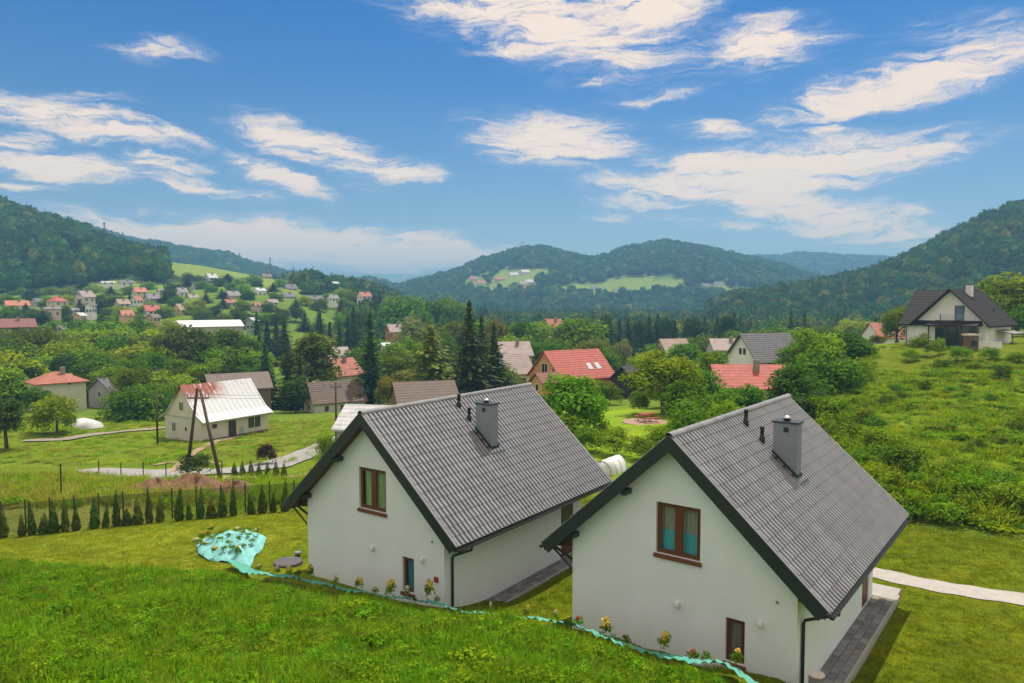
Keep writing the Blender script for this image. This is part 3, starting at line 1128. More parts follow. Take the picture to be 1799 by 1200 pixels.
def grass_fields():
    # meadow in the foreground
    x, y, u = in_fan(22000, -160, 1480, 10.5, 29.5)
    k = (y < meadow_edge(u) - np.where(u > 400, .55, .0)) & (rng.random(len(x)) < np.clip(1.15 - (y - 11) / 30, .5, 1))
    x, y, u = x[k], y[k], u[k]
    patch = wob(x, y, .7, 21) * .6 + wob(x, y, 2.1, 22) * .4
    n = len(x)
    s = (.95 + .65 * patch) * rng.uniform(.5, 1.3, n) * np.clip(.40 + (meadow_edge(u) - y) * .32, .45, 1)
    r = rng.random(n)
    idx = np.where(r < .52 + patch * .2, rng.integers(0, 6, n), np.where(r < .61 + patch * .12, rng.integers(6, 8, n), rng.integers(8, 10, n)))
    scatter('meadow_grass', 'tall bright green grass on the foreground slope', 'grass', 'meadow_tufts', np.stack([x, y, ground(x, y)], 1),
            np.stack([s, s, s * rng.uniform(.8, 1.15, n)], 1), idx, rng.uniform(0, 6.28, n), .12)
    # mown lawn
    x, y, u = in_fan(16000, -120, 1950, 15, 37)
    k = (y > meadow_edge(u) + .3) & (y < np.where(u < 640, fence_d(u) - .4, 38)) & (y < np.where(u > 1300, hill_edge(u), 60))
    for (hx, hy, yaw, L_, W_) in ((-7.30, 26.06, .6181, 8.9, 7.3), (1.774, 21.257, .6536, 8.9, 7.3)):
        b = (x - hx) * math.cos(yaw) - (y - hy) * math.sin(yaw)
        a = (x - hx) * math.sin(yaw) + (y - hy) * math.cos(yaw)
        k &= ~((b > -1.0) & (b < W_ + .05) & (a > -.6) & (a < L_ + .6))
    pu = np.interp(u, [1490, 1530, 1640, 1799, 2100], [26.9, 26.6, 25.3, 24.1, 22.3])
    k &= ~((u > 1480) & (np.abs(y - pu) < .75))
    x, y, u = x[k], y[k], u[k]
    n = len(x)
    s = rng.uniform(.7, 1.3, n)
    scatter('lawn_grass', 'short mown grass round the two white houses', 'grass', 'lawn_tufts', np.stack([x, y, ground(x, y) + .005], 1), np.stack([s, s, s], 1),
            np.where(u + 60 * wob(x, y, .6, 51) < 560, rng.integers(2, 4, n), rng.integers(0, 2, n)), rng.uniform(0, 6.28, n), .05)
    # rough growth on the right hillside
    x, y, u = in_fan(9000, 1380, 2050, 31, 96)
    k = (y > hill_edge(u) + .2) & ~((y > 80) & (u > 1540) & (rng.random(len(x)) < .95))
    k &= rng.random(len(x)) < np.where(y < hill_edge(u) + 9, .9, .42 + .4 * (wob(x, y, .28, 31) > .1))
    x, y, u = x[k], y[k], u[k]
    n = len(x)
    near = y < hill_edge(u) + 8 + 3 * wob(x, y, .3, 33)
    r = rng.random(n)
    idx = np.where(near, np.where(r < .45, rng.integers(0, 4, n), np.where(r < .62, rng.integers(4, 6, n), rng.integers(6, 8, n))),
                   np.where(r < .24, rng.integers(0, 4, n), np.where(r < .90, rng.integers(4, 6, n), rng.integers(6, 8, n))))
    h = np.where(near, rng.uniform(.5, 1.2, n), rng.uniform(.25, .55, n)) * (1 + .3 * wob(x, y, .5, 35))
    w = np.where(near, rng.uniform(.8, 1.5, n), rng.uniform(.7, 1.4, n))
    scatter('hillside_weeds', 'rough weeds and tall grass on the right hillside', 'weeds', 'weeds', np.stack([x, y, ground(x, y) - .05], 1), np.stack([w, w, h], 1), idx, rng.uniform(0, 6.28, n), .08)
    # rough fields on the left, beyond the fence
    x, y, u = in_fan(5200, -60, 640, 37.5, 100)
    k = (y > fence_d(u) + 1.0) & (np.abs(y - 61.8) > 4.2) & (rng.random(len(x)) < np.where(y < 56, .95, .35))
    k &= ~((u > 320) & (y > 51.5) & (y < 59)) & ~((u > 230) & (u < 450) & (y > 42.5) & (y < 48)) & ~((u < 310) & (np.abs(y - np.interp(u, [40, 90, 130, 200, 300], [80, 81, 83, 88, 93])) < 2.2))
    x, y, u = x[k], y[k], u[k]
    n = len(x)
    r = rng.random(n)
    dry = wob(x, y, .3, 41) > -.2
    idx = np.where((r < .55) & dry, rng.integers(8, 10, n), np.where(r < .9, rng.integers(4, 6, n), rng.integers(0, 4, n)))
    h = np.where(y < 56, rng.uniform(.3, .8, n), rng.uniform(.15, .32, n))
    w = rng.uniform(.6, 1.3, n)
    scatter('field_grass', 'rough dry grass in the field beyond the thuja row', 'grass', 'weeds', np.stack([x, y, ground(x, y) - .04], 1), np.stack([w, w, h], 1), idx, rng.uniform(0, 6.28, n), .08)


grass_fields()

# ------------------------------------------------------------------ the two white holiday houses
M_WHITE = mat('white_render', (.81, .90, .965), .9, .05, .8, .3, 120, c2=(.74, .82, .88), detail=9, stretch=(1, 1, .45))
M_TILE = mat('roof_tile_grey', (.222, .230, .246), .5, .14, 1.3, .08, 50, rnd=.12, spec=.3, wpos=True)
M_ANTH = mat('anthracite_metal', (.020, .030, .034), .45, .15, 6, spec=.5)
M_WOOD = mat('stained_wood', (.105, .048, .022), .7, .3, 3, .2, 20, stretch=(1, 8, 8))
M_BROWN = mat('brown_window_frame', (.135, .042, .018), .5, .2, 8, stretch=(6, 6, 1))
M_SILL = mat('brown_sill', (.17, .055, .028), .45, .1, 8)
M_CHIM = mat('chimney_grey', (.21, .24, .28), .7, .06, 3, .08, 60)
M_BLACK = mat('black_plastic', (.013, .013, .016), .5, .2, 10)
M_STEEL = mat('steel', (.62, .64, .66), .3, .1, 10, metal=1.0)
M_LAMP = mat('lamp_white', (.78, .78, .76), .4, .03, 5)
M_RED = mat('red_box', (.30, .035, .035), .5, .1, 6)
M_PAVER = mat('grey_paver', (.20, .20, .205), .9, .16, 6, .4, 50, rnd=.28)
M_LEDGE = mat('paving_edge', (.36, .345, .335), .9, .1, 4, .3, 40)
M_MOSS = mat('mossy_flashing', (.045, .05, .03), .8, .3, 8)


def glass_mat(name, tint, rough=.06):
    m = bpy.data.materials.new(name)
    nt, N, L, B = nodes(m)
    B.inputs['Base Color'].default_value = rgba(tint)
    B.inputs['Roughness'].default_value = rough
    B.inputs['Specular IOR Level'].default_value = .9
    MATS[name] = m
    return m


def clear_glass():
    m = bpy.data.materials.new('window_glass')
    nt, N, L, B = nodes(m)
    tr = N.new('ShaderNodeBsdfTransparent')
    tr.inputs[0].default_value = (.93, .95, .95, 1)
    gl = N.new('ShaderNodeBsdfGlossy')
    gl.inputs['Roughness'].default_value = .03
    fr = N.new('ShaderNodeFresnel')
    fr.inputs['IOR'].default_value = 1.85
    mx = N.new('ShaderNodeMixShader')
    ge = N.new('ShaderNodeNewGeometry')
    ou = N.new('ShaderNodeMath')
    ou.operation = 'SUBTRACT'
    ou.inputs[0].default_value = 1.0
    L.new(ge.outputs['Backfacing'], ou.inputs[1])
    mu = N.new('ShaderNodeMath')
    mu.operation = 'MULTIPLY'
    L.new(fr.outputs[0], mu.inputs[0])
    L.new(ou.outputs[0], mu.inputs[1])
    L.new(mu.outputs[0], mx.inputs[0])
    L.new(tr.outputs[0], mx.inputs[1])
    L.new(gl.outputs[0], mx.inputs[2])
    L.new(mx.outputs[0], N['Material Output'].inputs['Surface'])
    return m


M_GLASS = clear_glass()
M_PANE = glass_mat('dark_pane', (.035, .05, .06), .12)
M_PANE_BLUE = glass_mat('blue_pane', (.03, .10, .17), .1)
M_CURT_G = mat('green_curtain', (.42, .60, .34), .9, .45, 9, stretch=(5, 1, .2))
M_CURT_W = mat('net_curtain', (.50, .52, .46), .9, .35, 9, stretch=(4, 1, .3), c2=(.26, .28, .24))
M_CURT_T = mat('teal_curtain', (.09, .52, .66), .9, .3, 9, stretch=(5, 1, .2))
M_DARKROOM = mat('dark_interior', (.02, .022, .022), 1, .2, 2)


def holed_wall(b, pt, x0, x1, zbot, ztop, holes, depth, apex=None, mi=0):
    """wall face split round its openings, with reveals; pt(x, z, inset) gives the 3-D point"""
    xs = sorted({x0, x1, *([apex] if apex is not None else []), *[h[0] for h in holes], *[h[1] for h in holes]})
    for a, c in zip(xs[:-1], xs[1:]):
        hs = sorted([h for h in holes if h[0] <= a + 1e-6 and h[1] >= c - 1e-6], key=lambda h: h[2])
        lo = (zbot, zbot)
        for h in hs + [None]:
            hi = (ztop(a), ztop(c)) if h is None else (h[2], h[2])
            b.add([pt(a, lo[0], 0), pt(c, lo[1], 0), pt(c, hi[1], 0), pt(a, hi[0], 0)], [(0, 1, 2, 3)], mi)
            if h is not None:
                lo = (h[3], h[3])
    for (a, c, lo, hi) in holes:
        q = [(a, lo), (c, lo), (c, hi), (a, hi)]
        for i in range(4):
            p, r = q[i], q[(i + 1) % 4]
            b.add([pt(p[0], p[1], 0), pt(p[0], p[1], depth), pt(r[0], r[1], depth), pt(r[0], r[1], 0)], [(0, 1, 2, 3)], mi)


HW, HL, HE, HM = 6.4, 8.35, 3.043, .91
OE, ORF, ORB, TH = .786, .40, 1.05, .30


def tile_mesh():
    wv, ln = TW, TL
    n = 7
    v, f = [], []
    prof = [(0, .000), (.06, .046), (.16, .060), (.54, .064), (.65, .056), (.73, .0), (1.0, .000)]
    for (y, lift) in ((-.012, .0), (ln * .5, .008), (ln, .016)):
        for (t, h) in prof:
            v.append((t * wv, y, h + lift))
    for (t, h) in prof:
        v.append((t * wv, ln + .004, h - .006))
    for r in range(3):
        for k in range(n - 1):
            f.append((r * n + k, r * n + k + 1, (r + 1) * n + k + 1, (r + 1) * n + k))
    return np.array(v, float), np.array(f)


def white_house(label, loc, yaw, curtains, idx):
    t = thing('white_house', label, 'house', loc, -yaw, 'white holiday houses with grey tiled roofs')
    zt = lambda x: HE + HM * min(x, HW - x)
    # walls: front gable with two windows, right side with a door
    w = MB()
    big = (2.66, 3.92, 3.0, 4.40)
    small = (4.63, 5.13, .60, 1.74)
    holed_wall(w, lambda x, z, i: (x, i, z), 0, HW, -.4, zt, [big, small], .16, HW / 2)
    door = (6.85, 7.75, .02, 2.08)
    holed_wall(w, lambda x, z, i: (HW - i, x, z), 0, HL, -.4, lambda x: HE, [door], .12)
    w.add([(0, 0, -.4), (0, 0, HE), (0, HL, HE), (0, HL, -.4)], [(0, 1, 2, 3)])
    w.add([(0, HL, -.4), (0, HL, HE), (HW / 2, HL, zt(HW / 2)), (HW, HL, HE), (HW, HL, -.4)], [(0, 1, 2, 3, 4)])
    w.build('wall', M_WHITE, t)
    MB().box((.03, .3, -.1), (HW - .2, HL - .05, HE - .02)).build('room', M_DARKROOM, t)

    def window(x0, x1, z0, z1, casements, cur):
        b = MB()
        e = .075
        y0, y1 = .085, .155
        b.box((x0, y0, z0), (x1, y1, z0 + e)).box((x0, y0, z1 - e), (x1, y1, z1))
        b.box((x0, y0, z0 + e), (x0 + e, y1, z1 - e)).box((x1 - e, y0, z0 + e), (x1, y1, z1 - e))
        if casements == 2:
            mx = (x0 + x1) / 2
            b.box((mx - .075, y0 - .01, z0 + e), (mx + .075, y1, z1 - e))
            panes = [(x0 + e, mx - .075), (mx + .075, x1 - e)]
        else:
            panes = [(x0 + e, x1 - e)]
        # sash frames set a little proud
        for (a, c) in panes:
            s = .04
            b.box((a, y0 - .012, z0 + e), (c, y0 + .02, z0 + e + s)).box((a, y0 - .012, z1 - e - s), (c, y0 + .02, z1 - e))
            b.box((a, y0 - .012, z0 + e + s), (a + s, y0 + .02, z1 - e - s)).box((c - s, y0 - .012, z0 + e + s), (c, y0 + .02, z1 - e - s))
        wo = b.build('window', M_BROWN, t)
        for (a, c) in panes:
            MB().box((a + .003, y0 + .022, z0 + e + .003), (c - .003, y0 + .034, z1 - e - .003)).build('pane', M_GLASS, wo)
        # curtains hang behind the panes in folds
        for (m, xa, xb, za, zb, yy) in cur:
            n = 40
            v = []
            for k in range(n + 1):
                x = xa + (xb - xa) * k / n
                y = yy + .018 * math.sin(k * 1.35) + .01 * math.sin(k * 3.1)
                v += [(x, y, za), (x, y, zb)]
            link('curtain', np_mesh('curtain', np.array(v), np.array([(2 * k, 2 * k + 2, 2 * k + 3, 2 * k + 1) for k in range(n)]), m, True), wo)
        MB().hexa([(x0 - .05, -.06, z0 - .11), (x1 + .05, -.06, z0 - .11), (x1 + .05, -.004, z0 - .11), (x0 - .05, -.004, z0 - .11)],
                  [(x0 - .05, -.06, z0 - .03), (x1 + .05, -.06, z0 - .03), (x1 + .05, -.004, z0 - .005), (x0 - .05, -.004, z0 - .005)]).build('sill', M_SILL, wo)
        return wo
    x0, x1, z0, z1 = big
    mx = (x0 + x1) / 2
    if curtains == 'green':
        cb = [(M_CURT_G, x0 + .1, x1 - .1, z0 + .06, z1 - .06, .205)]
        cs = [(M_CURT_T, small[0] + .05, small[1] - .05, small[2] + .06, small[3] - .06, .205)]
    else:
        cb = [(M_CURT_T, x0 + .06, x1 - .06, z0 + .06, z0 + .62, .205), (M_CURT_W, x0 + .06, x1 - .06, z0 + .56, z1 - .06, .235)]
        cs = [(M_CURT_W, small[0] + .05, small[1] - .05, small[2] + .06, small[3] - .06, .205)]
    window(*big, 2, cb)
    window(*small, 1, cs)
    # door
    d = MB()
    d.box((HW - .115, 6.85, .02), (HW - .04, 7.75, 2.08))
    do = d.build('door', M_BROWN, t)
    MB().box((HW - .045, 7.0, 1.0), (HW - .03, 7.6, 1.9)).build('pane', M_PANE, do)
    MB().tube([(HW - .035, 6.95, 1.0), (HW + .02, 6.95, 1.0), (HW + .02, 7.06, 1.0)], .012, 6).build('handle', M_STEEL, do)
    MB().box((HW + .004, 6.80, -.02), (HW + .16, 7.8, .02)).build('door_step', M_LEDGE, do)

    # roof: boarded deck, fascia boards, then tiles
    hl = math.hypot(1, HM)
    nx, nz = HM / hl, 1 / hl                      # outward normal of the right slope (x, z)
    a0, a1 = -ORF, HL + ORB
    for side in (-1, 1):
        X = (lambda x: HW / 2 + side * x)
        run = HW / 2 + OE
        top = lambda x, dz=0: HE + HM * (HW / 2 - x) + dz
        tp = TH / hl
        deck = MB()
        lo = [(X(0), a0, top(0)), (X(0), a1, top(0)), (X(run - nx * tp), a1, top(run - nx * tp)), (X(run - nx * tp), a0, top(run - nx * tp))]
        hi = [(X(0), a0, top(0, TH)), (X(0), a1, top(0, TH)), (X(run), a1, top(run, TH)), (X(run), a0, top(run, TH))]
        deck.hexa(lo, hi)
        dk = deck.build('roof_deck' if side > 0 else 'roof_deck', M_WOOD, t)
        # verge boards front and back
        for (ya, yb) in ((a0 - .035, a0 - .004), (a1 + .004, a1 + .035)):
            vb = MB()
            hb = TH / hl + .055
            up = .045
            q = []
            for x in (0, run + .012):
                q.append((X(x), top(x, TH) + up * hl))
            lowx = run + .012 - nx * (hb + up)
            q2 = [(X(0), top(0, TH) + up * hl - (hb + up) * hl), (X(lowx), top(run, TH) - .01 + (up - (hb + up)) * nz * 1.0)]
            pl = [q[0], q[1], q2[1], q2[0]]
            if side < 0:
                pl = pl[::-1]
            vb.hexa([(p[0], ya, p[1]) for p in pl], [(p[0], yb, p[1]) for p in pl])
            vb.build('verge_board', M_ANTH, t)
        # eaves fascia
        fx = run + .006
        MB().hexa([(X(fx), a0, top(run, TH) - .0), (X(fx + .02), a0, top(run, TH)), (X(fx + .02), a1, top(run, TH)), (X(fx), a1, top(run, TH))],
                  [(X(fx - .09), a0, top(run, TH) - .17), (X(fx - .07), a0, top(run, TH) - .17), (X(fx - .07), a1, top(run, TH) - .17), (X(fx - .09), a1, top(run, TH) - .17)]).build('fascia_board', M_ANTH, t)
        # gutter: open half-round channel
        gx, gzz = X(run + .085), top(run, TH) - .07
        v, f = [], []
        for yy in (a0 + .02, a1 - .02):
            for k in range(9):
                an = math.pi + math.pi * k / 8
                v.append((gx + .07 * math.cos(an), yy, gzz + .07 * math.sin(an)))
            for k in range(8, -1, -1):
                an = math.pi + math.pi * k / 8
                v.append((gx + .062 * math.cos(an), yy, gzz + .062 * math.sin(an)))
        f = [(k, (k + 1) % 18, 18 + (k + 1) % 18, 18 + k) for k in range(18)] + [tuple(range(8, -1, -1)), tuple(range(18, 27))]
        gu = MB().add(v, f)
        gu.build('gutter', M_ANTH, t, True)
        # downpipe swings back from the gutter to the wall corner
        wx = X(HW / 2 + .055)
        MB().tube([(gx, .32 + a0 + .35, gzz - .06), (gx, .32 + a0 + .35, gzz - .16), (wx + side * .04, .33, gzz - .52), (wx, .33, gzz - .62), (wx, .33, -.2)], .042, 8).build('downpipe', M_ANTH, t, True)
        # purlin ends carrying the overhang
        for (x, zz) in ((1.35, .0), (HW / 2 - .16, .0)) if side < 0 else ():
            MB().box((X(x) - .07, a0 + .02, top(x) - .22), (X(x) + .07, -.002, top(x) - .012 - .07 * HM)).build('purlin_end', M_ANTH, t)
        # boarded box closing the eaves at the gable
        MB().hexa([(X(HW / 2 + .003), -.002, HE - .45), (X(run - .25), -.002, top(run - .25) - .02), (X(run - .25), HL, top(run - .25) - .02), (X(HW / 2 + .003), HL, HE - .45)],
                  [(X(HW / 2 + .003), -.002, HE - .015), (X(run - .26), -.002, top(run - .26) - .004), (X(run - .26), HL, top(run - .26) - .004), (X(HW / 2 + .003), HL, HE - .015)]).build('soffit', M_WOOD, t)
    # tiles, right slope: near ones one by one, the others joined
    v0, f0 = tile_mesh()
    tm = TILE['mesh']
    run = HW / 2 + OE
    c45, s45 = 1 / hl, HM / hl
    placed = []
    for side in (1, -1):
        ex = Vector((0, -side, 0))
        ey = Vector((side * c45, 0, -s45))
        ez = Vector((side * s45, 0, c45))
        org = Vector((HW / 2, 0, HE + HM * HW / 2 + TH + .012 * hl))
        for i in range(NC):
            for j in range(NR):
                ys = (a0 + (i + 1) * TW) if side > 0 else (a0 + i * TW)
                p = org + Vector((0, ys, 0)) + ey * (j * TL + .02)
                placed.append((side, p, ex, ey, ez))
    M_ = Matrix.Translation(loc) @ Matrix.Rotation(-yaw, 4, 'Z')
    camp = Vector((0, 0, CAMZ))
    order = sorted(range(len(placed)), key=lambda k: (-placed[k][0], (M_ @ placed[k][1] - camp).length))
    chosen = set(order[:300])
    rv, rf = [], []
    for k, (side, p, ex, ey, ez) in enumerate(placed):
        m3 = Matrix((ex, ey, ez)).transposed()
        if k in chosen:
            o = link('roof_tile', tm, t)
            o.matrix_local = Matrix.Translation(p) @ m3.to_4x4()
        else:
            A = np.array(m3)
            rf.append(f0 + len(rv) * len(v0))
            rv.append(v0 @ A.T + np.array(p))
    ro = link('roof_tiles', np_mesh('roof_tiles', np.concatenate(rv), np.concatenate(rf), M_TILE), t)
    ro['kind'] = 'stuff'
    # ridge caps: overlapping half rounds
    nrc = 26
    ln = (a1 - a0 + .06) / nrc
    zr = HE + HM * HW / 2 + TH + .03
    cap = MB()
    v, f = [], []
    for (yy, rr) in ((0, .105), (ln + .03, .118)):
        for k in range(9):
            an = -.25 + (math.pi + .5) * k / 8
            v.append((rr * math.cos(an) * 1.05, yy, rr * math.sin(an)))
    f = [(k, k + 1, 9 + k + 1, 9 + k) for k in range(8)]
    cme = MB().add(v, f).mesh('ridge_cap', M_TILE, True)
    for k in range(nrc):
        link('ridge_cap', cme, t, (HW / 2, a0 - .03 + (nrc - 1 - k) * ln, zr - .01))
    # verge trims on the tiles at the gable edge
    for side in (-1, 1):
        p0 = Vector((HW / 2, a0 - .04, HE + HM * HW / 2 + TH))
        e = Vector((HW / 2 + side * (run + .01), a0 - .04, HE + HM * (HW / 2 - run) + TH))
        nn = Vector((side * s45, 0, c45))
        q = [p0, e, e + Vector((0, .10, 0)), p0 + Vector((0, .10, 0))]
        if side < 0:
            q = q[::-1]
        MB().hexa([x + nn * .046 for x in q], [x + nn * .062 for x in q]).build('verge_trim', M_TILE, t)
        q = [x + Vector((0, a1 - a0 - .02, 0)) for x in q]
        MB().hexa([x + nn * .046 for x in q], [x + nn * .062 for x in q]).build('verge_trim', M_TILE, t)
    # chimney
    xa, xb, ya, yb, zc = 4.42, 5.12, 4.10, 4.52, 6.18
    rz = lambda x: HE + HM * (HW - x) + TH
    ch = MB().box((xa, ya, rz(xb) - .3), (xb, yb, zc)).build('chimney', M_CHIM, t)
    MB().box((xa - .05, ya - .05, zc + .002), (xb + .05, yb + .05, zc + .05)).build('chimney_cap', M_ANTH, ch)
    MB().lathe([(.10, 0), (.10, .07), (.13, .08), (.13, .10), (.06, .15)], 12, (xa + .33, (ya + yb) / 2, zc + .05)).build('flue_cowl', M_STEEL, ch, True)
    MB().box((xa + .30, ya - .012, zc - .26), (xa + .44, ya - .002, zc - .12)).build('vent_opening', M_BLACK, ch)
    sk = MB()
    e = .035
    for (p, q) in (((xa - .02, ya - e), (xb + .02, ya - .003)), ((xa - .02, yb + .003), (xb + .02, yb + e))):
        sk.hexa([(p[0], p[1], rz(p[0]) + .0), (q[0], p[1], rz(q[0]) + .0), (q[0], q[1], rz(q[0])), (p[0], q[1], rz(p[0]))],
                [(p[0], p[1], rz(p[0]) + .2), (q[0], p[1], rz(q[0]) + .2), (q[0], q[1], rz(q[0]) + .2), (p[0], q[1], rz(p[0]) + .2)])
    sk.box((xb + .003, ya - e, rz(xb) - .1), (xb + e, yb + e, rz(xb) + .17))
    sk.build('flashing', M_ANTH, ch)
    nn = Vector((s45, 0, c45))
    q = [Vector((xa - .12, ya - .2, rz(xa - .12))), Vector((xb + .2, ya - .2, rz(xb + .2))), Vector((xb + .2, yb + .16, rz(xb + .2))), Vector((xa - .12, yb + .16, rz(xa - .12)))]
    MB().hexa([x + nn * .07 for x in q], [x + nn * .078 for x in q]).build('flashing_apron', M_ANTH, ch)
    # soil vent pipes
    for (x, y) in ((3.56, 4.18), (4.07, 4.15)):
        MB().lathe([(.085, -.1), (.085, .14), (.058, .17), (.058, .40), (.068, .405), (.068, .47), (.03, .50)], 12, (x, y, rz(x) + .06)).build('vent_pipe', M_BLACK, t, True)
    # wall lamps, alarm box, vent
    for x, z in ((3.32, 1.74), (5.53, 1.80)):
        lo = MB().box((x - .05, -.025, z - .07), (x + .05, -.002, z + .07)).build('wall_lamp', M_LAMP, t)
        MB().lathe([(.045, -.08), (.055, -.07), (.055, .07), (.045, .08)], 12, (x, -.075, z)).build('lamp_shade', M_LAMP, lo, True)
    if idx == 1:
        MB().box((6.02, -.06, 1.22), (6.16, -.002, 1.38)).build('meter_box', M_RED, t)
    MB().lathe([(.035, 0), (.035, .03)], 10).build('vent_cover', M_CHIM, t, False, (5.92, -.002, 2.45), (R(90), 0, 0))
    # small bracket pipe under the left eave
    MB().tube([(-.62, -.15, HE - .52), (-.05, -.05, HE - 1.02), (-.02, -.05, HE - 1.1)], .03, 6).build('eaves_brace', M_ANTH, t, True)
    return t


NC, NR = 50, 16
TW = (HL + ORF + ORB) / NC
TL = ((HW / 2 + OE) * math.hypot(1, HM) + .02) / NR
TILE = {}
_v, _f = tile_mesh()
TILE['mesh'] = np_mesh('roof_tile', _v, _f, M_TILE)
H1 = (Vector((-7.302, 26.064, 0.0)), .6181)
H2 = (Vector((1.774, 21.257, .166)), .6536)
white_house('white house on the left with grey tiled roof and green curtains upstairs', H1[0], H1[1], 'green', 1)
white_house('white house on the right with grey tiled roof and turquoise curtains upstairs', H2[0], H2[1], 'teal', 2)


def pavement(loc, yaw, label):
    """strip of concrete pavers round the house with a pale edging"""
    t = link('pavement', None, None, loc, (0, 0, -yaw))
    tag(t, label, 'pavement', kind='structure')
    pw, pl = .21, .41
    me = MB()
    e = .008
    me.hexa([(e, e, -.05), (pw - e, e, -.05), (pw - e, pl - e, -.05), (e, pl - e, -.05)], [(e, e, .035), (pw - e, e, .035), (pw - e, pl - e, .035), (e, pl - e, .035)])
    pm = me.mesh('paver', M_PAVER)
    MB().box((HW + .02, -.62, -.3), (HW + .74, HL + .55, .018)).build('bedding', M_GRAVEL, t)
    for i in range(3):
        for j in range(21):
            y = -.5 + j * pl + (.2 if i % 2 else 0)
            link('paver', pm, t, (HW + .03 + i * pw, y, .002 * ((i * 7 + j * 3) % 4)))
    MB().box((HW + .03 + 3 * pw + .005, -.6, -.12), (HW + .03 + 3 * pw + .085, HL + .5, .05)).build('kerb_edging', M_LEDGE, t)
    # terrace slab at the back corner, and a strip along the gable
    MB().box((HW - 2.0, HL + .05, -.12), (HW + .66, HL + 1.2, .03)).build('terrace_slab', M_PALE, t)
    MB().box((-.34, -.36, -.2), (HW + .0, -.01, .03)).build('gable_strip', M_LEDGE, t)
    MB().box((-.34, 0, -.2), (-.01, HL, .028)).build('side_strip', M_LEDGE, t)


pavement(H1[0], H1[1], 'grey paving round the left white house')
pavement(H2[0], H2[1], 'grey paving round the right white house')

# ------------------------------------------------------------------ other buildings
WALLS = dict(white=(.80, .80, .80), cream=(.68, .60, .44), grey=(.42, .43, .44), peach=(.62, .38, .24), yellow=(.66, .50, .20), orange=(.66, .36, .15), pink=(.66, .50, .47),
             beige=(.52, .47, .40), green=(.33, .42, .36), brown=(.16, .11, .08), dark=(.035, .033, .035), offwhite=(.62, .60, .54), stone=(.30, .28, .25))
ROOFS = dict(red=(.40, .085, .065), brick=(.36, .12, .075), orange=(.46, .16, .08), maroon=(.20, .065, .06), grey=(.22, .215, .22), pale=(.50, .52, .54), brown=(.15, .115, .095), black=(.035, .035, .042),
             slate=(.11, .115, .13), pinkgrey=(.32, .25, .24), white=(.75, .76, .78), purple=(.20, .17, .20), tan=(.34, .25, .19), mossy=(.115, .080, .058))


def wall_mat(c):
    return mat('wall_' + c, WALLS[c], .9, .08, .8, .1, 30)


def roof_mat(c):
    """roofing with courses running along the slope"""
    nm = 'roof_' + c
    if nm in MATS:
        return MATS[nm]
    m = mat(nm, ROOFS[c], .65, .2, 1.2, 0)
    nt = m.node_tree
    N, L = nt.nodes, nt.links
    tc = N.new('ShaderNodeTexCoord')
    w = N.new('ShaderNodeTexWave')
    w.bands_direction = 'Z'
    w.inputs['Scale'].default_value = 1.1
    w.inputs['Distortion'].default_value = .3
    L.new(tc.outputs['Object'], w.inputs['Vector'])
    w2 = N.new('ShaderNodeTexWave')
    w2.bands_direction = 'Y'
    w2.inputs['Scale'].default_value = 1.4
    L.new(tc.outputs['Object'], w2.inputs['Vector'])
    ad = N.new('ShaderNodeMath')
    L.new(w.outputs['Fac'], ad.inputs[0])
    L.new(w2.outputs['Fac'], ad.inputs[1])
    bp = N.new('ShaderNodeBump')
    bp.inputs['Strength'].default_value = .5
    bp.inputs['Distance'].default_value = .06
    L.new(ad.outputs[0], bp.inputs['Height'])
    L.new(bp.outputs[0], N['Principled BSDF'].inputs['Normal'])
    return m


def rust_roof():
    """pale metal sheets, rusted through along the left of the ridge"""
    m = mat('rusty_metal_roof', (.58, .60, .63), .5, .12, 3, .15, 20)
    nt = m.node_tree
    N, L = nt.nodes, nt.links
    B = N['Principled BSDF']
    src = B.inputs['Base Color'].links[0].from_socket
    tc = N.new('ShaderNodeTexCoord')
    sp = N.new('ShaderNodeSeparateXYZ')
    L.new(tc.outputs['Object'], sp.inputs[0])
    n = N.new('ShaderNodeTexNoise')
    n.inputs['Scale'].default_value = 1.6
    n.inputs['Detail'].default_value = 8
    mp = N.new('ShaderNodeMapping')
    mp.inputs['Scale'].default_value = (1, 2.2, .45)
    L.new(tc.outputs['Object'], mp.inputs[0])
    L.new(mp.outputs[0], n.inputs['Vector'])

    def mr(s, a, b):
        q = N.new('ShaderNodeMapRange')
        q.inputs[1].default_value = a
        q.inputs[2].default_value = b
        L.new(s, q.inputs[0])
        return q.outputs[0]
    hz = mr(sp.outputs[2], 4.3, 5.7)
    hy = mr(sp.outputs[1], 1.2, -1.6)

    def mul(a, b, op='MULTIPLY'):
        q = N.new('ShaderNodeMath')
        q.operation = op
        q.use_clamp = True
        for i, x in enumerate((a, b)):
            if isinstance(x, float):
                q.inputs[i].default_value = x
            else:
                L.new(x, q.inputs[i])
        return q.outputs[0]
    nn = mr(n.outputs['Fac'], .30, .46)
    f = mul(mul(hz, hy), nn)
    f = mul(f, 1.5)
    streak = mul(mr(n.outputs['Fac'], .56, .70), mul(hz, .5))
    f = mul(f, streak, 'MAXIMUM')
    mx = N.new('ShaderNodeMix')
    mx.data_type = 'RGBA'
    L.new(f, mx.inputs[0])
    L.new(src, mx.inputs[6])
    mx.inputs[7].default_value = (.27, .055, .02, 1)
    L.new(mx.outputs[2], B.inputs['Base Color'])
    return m


WIN_CACHE = {}


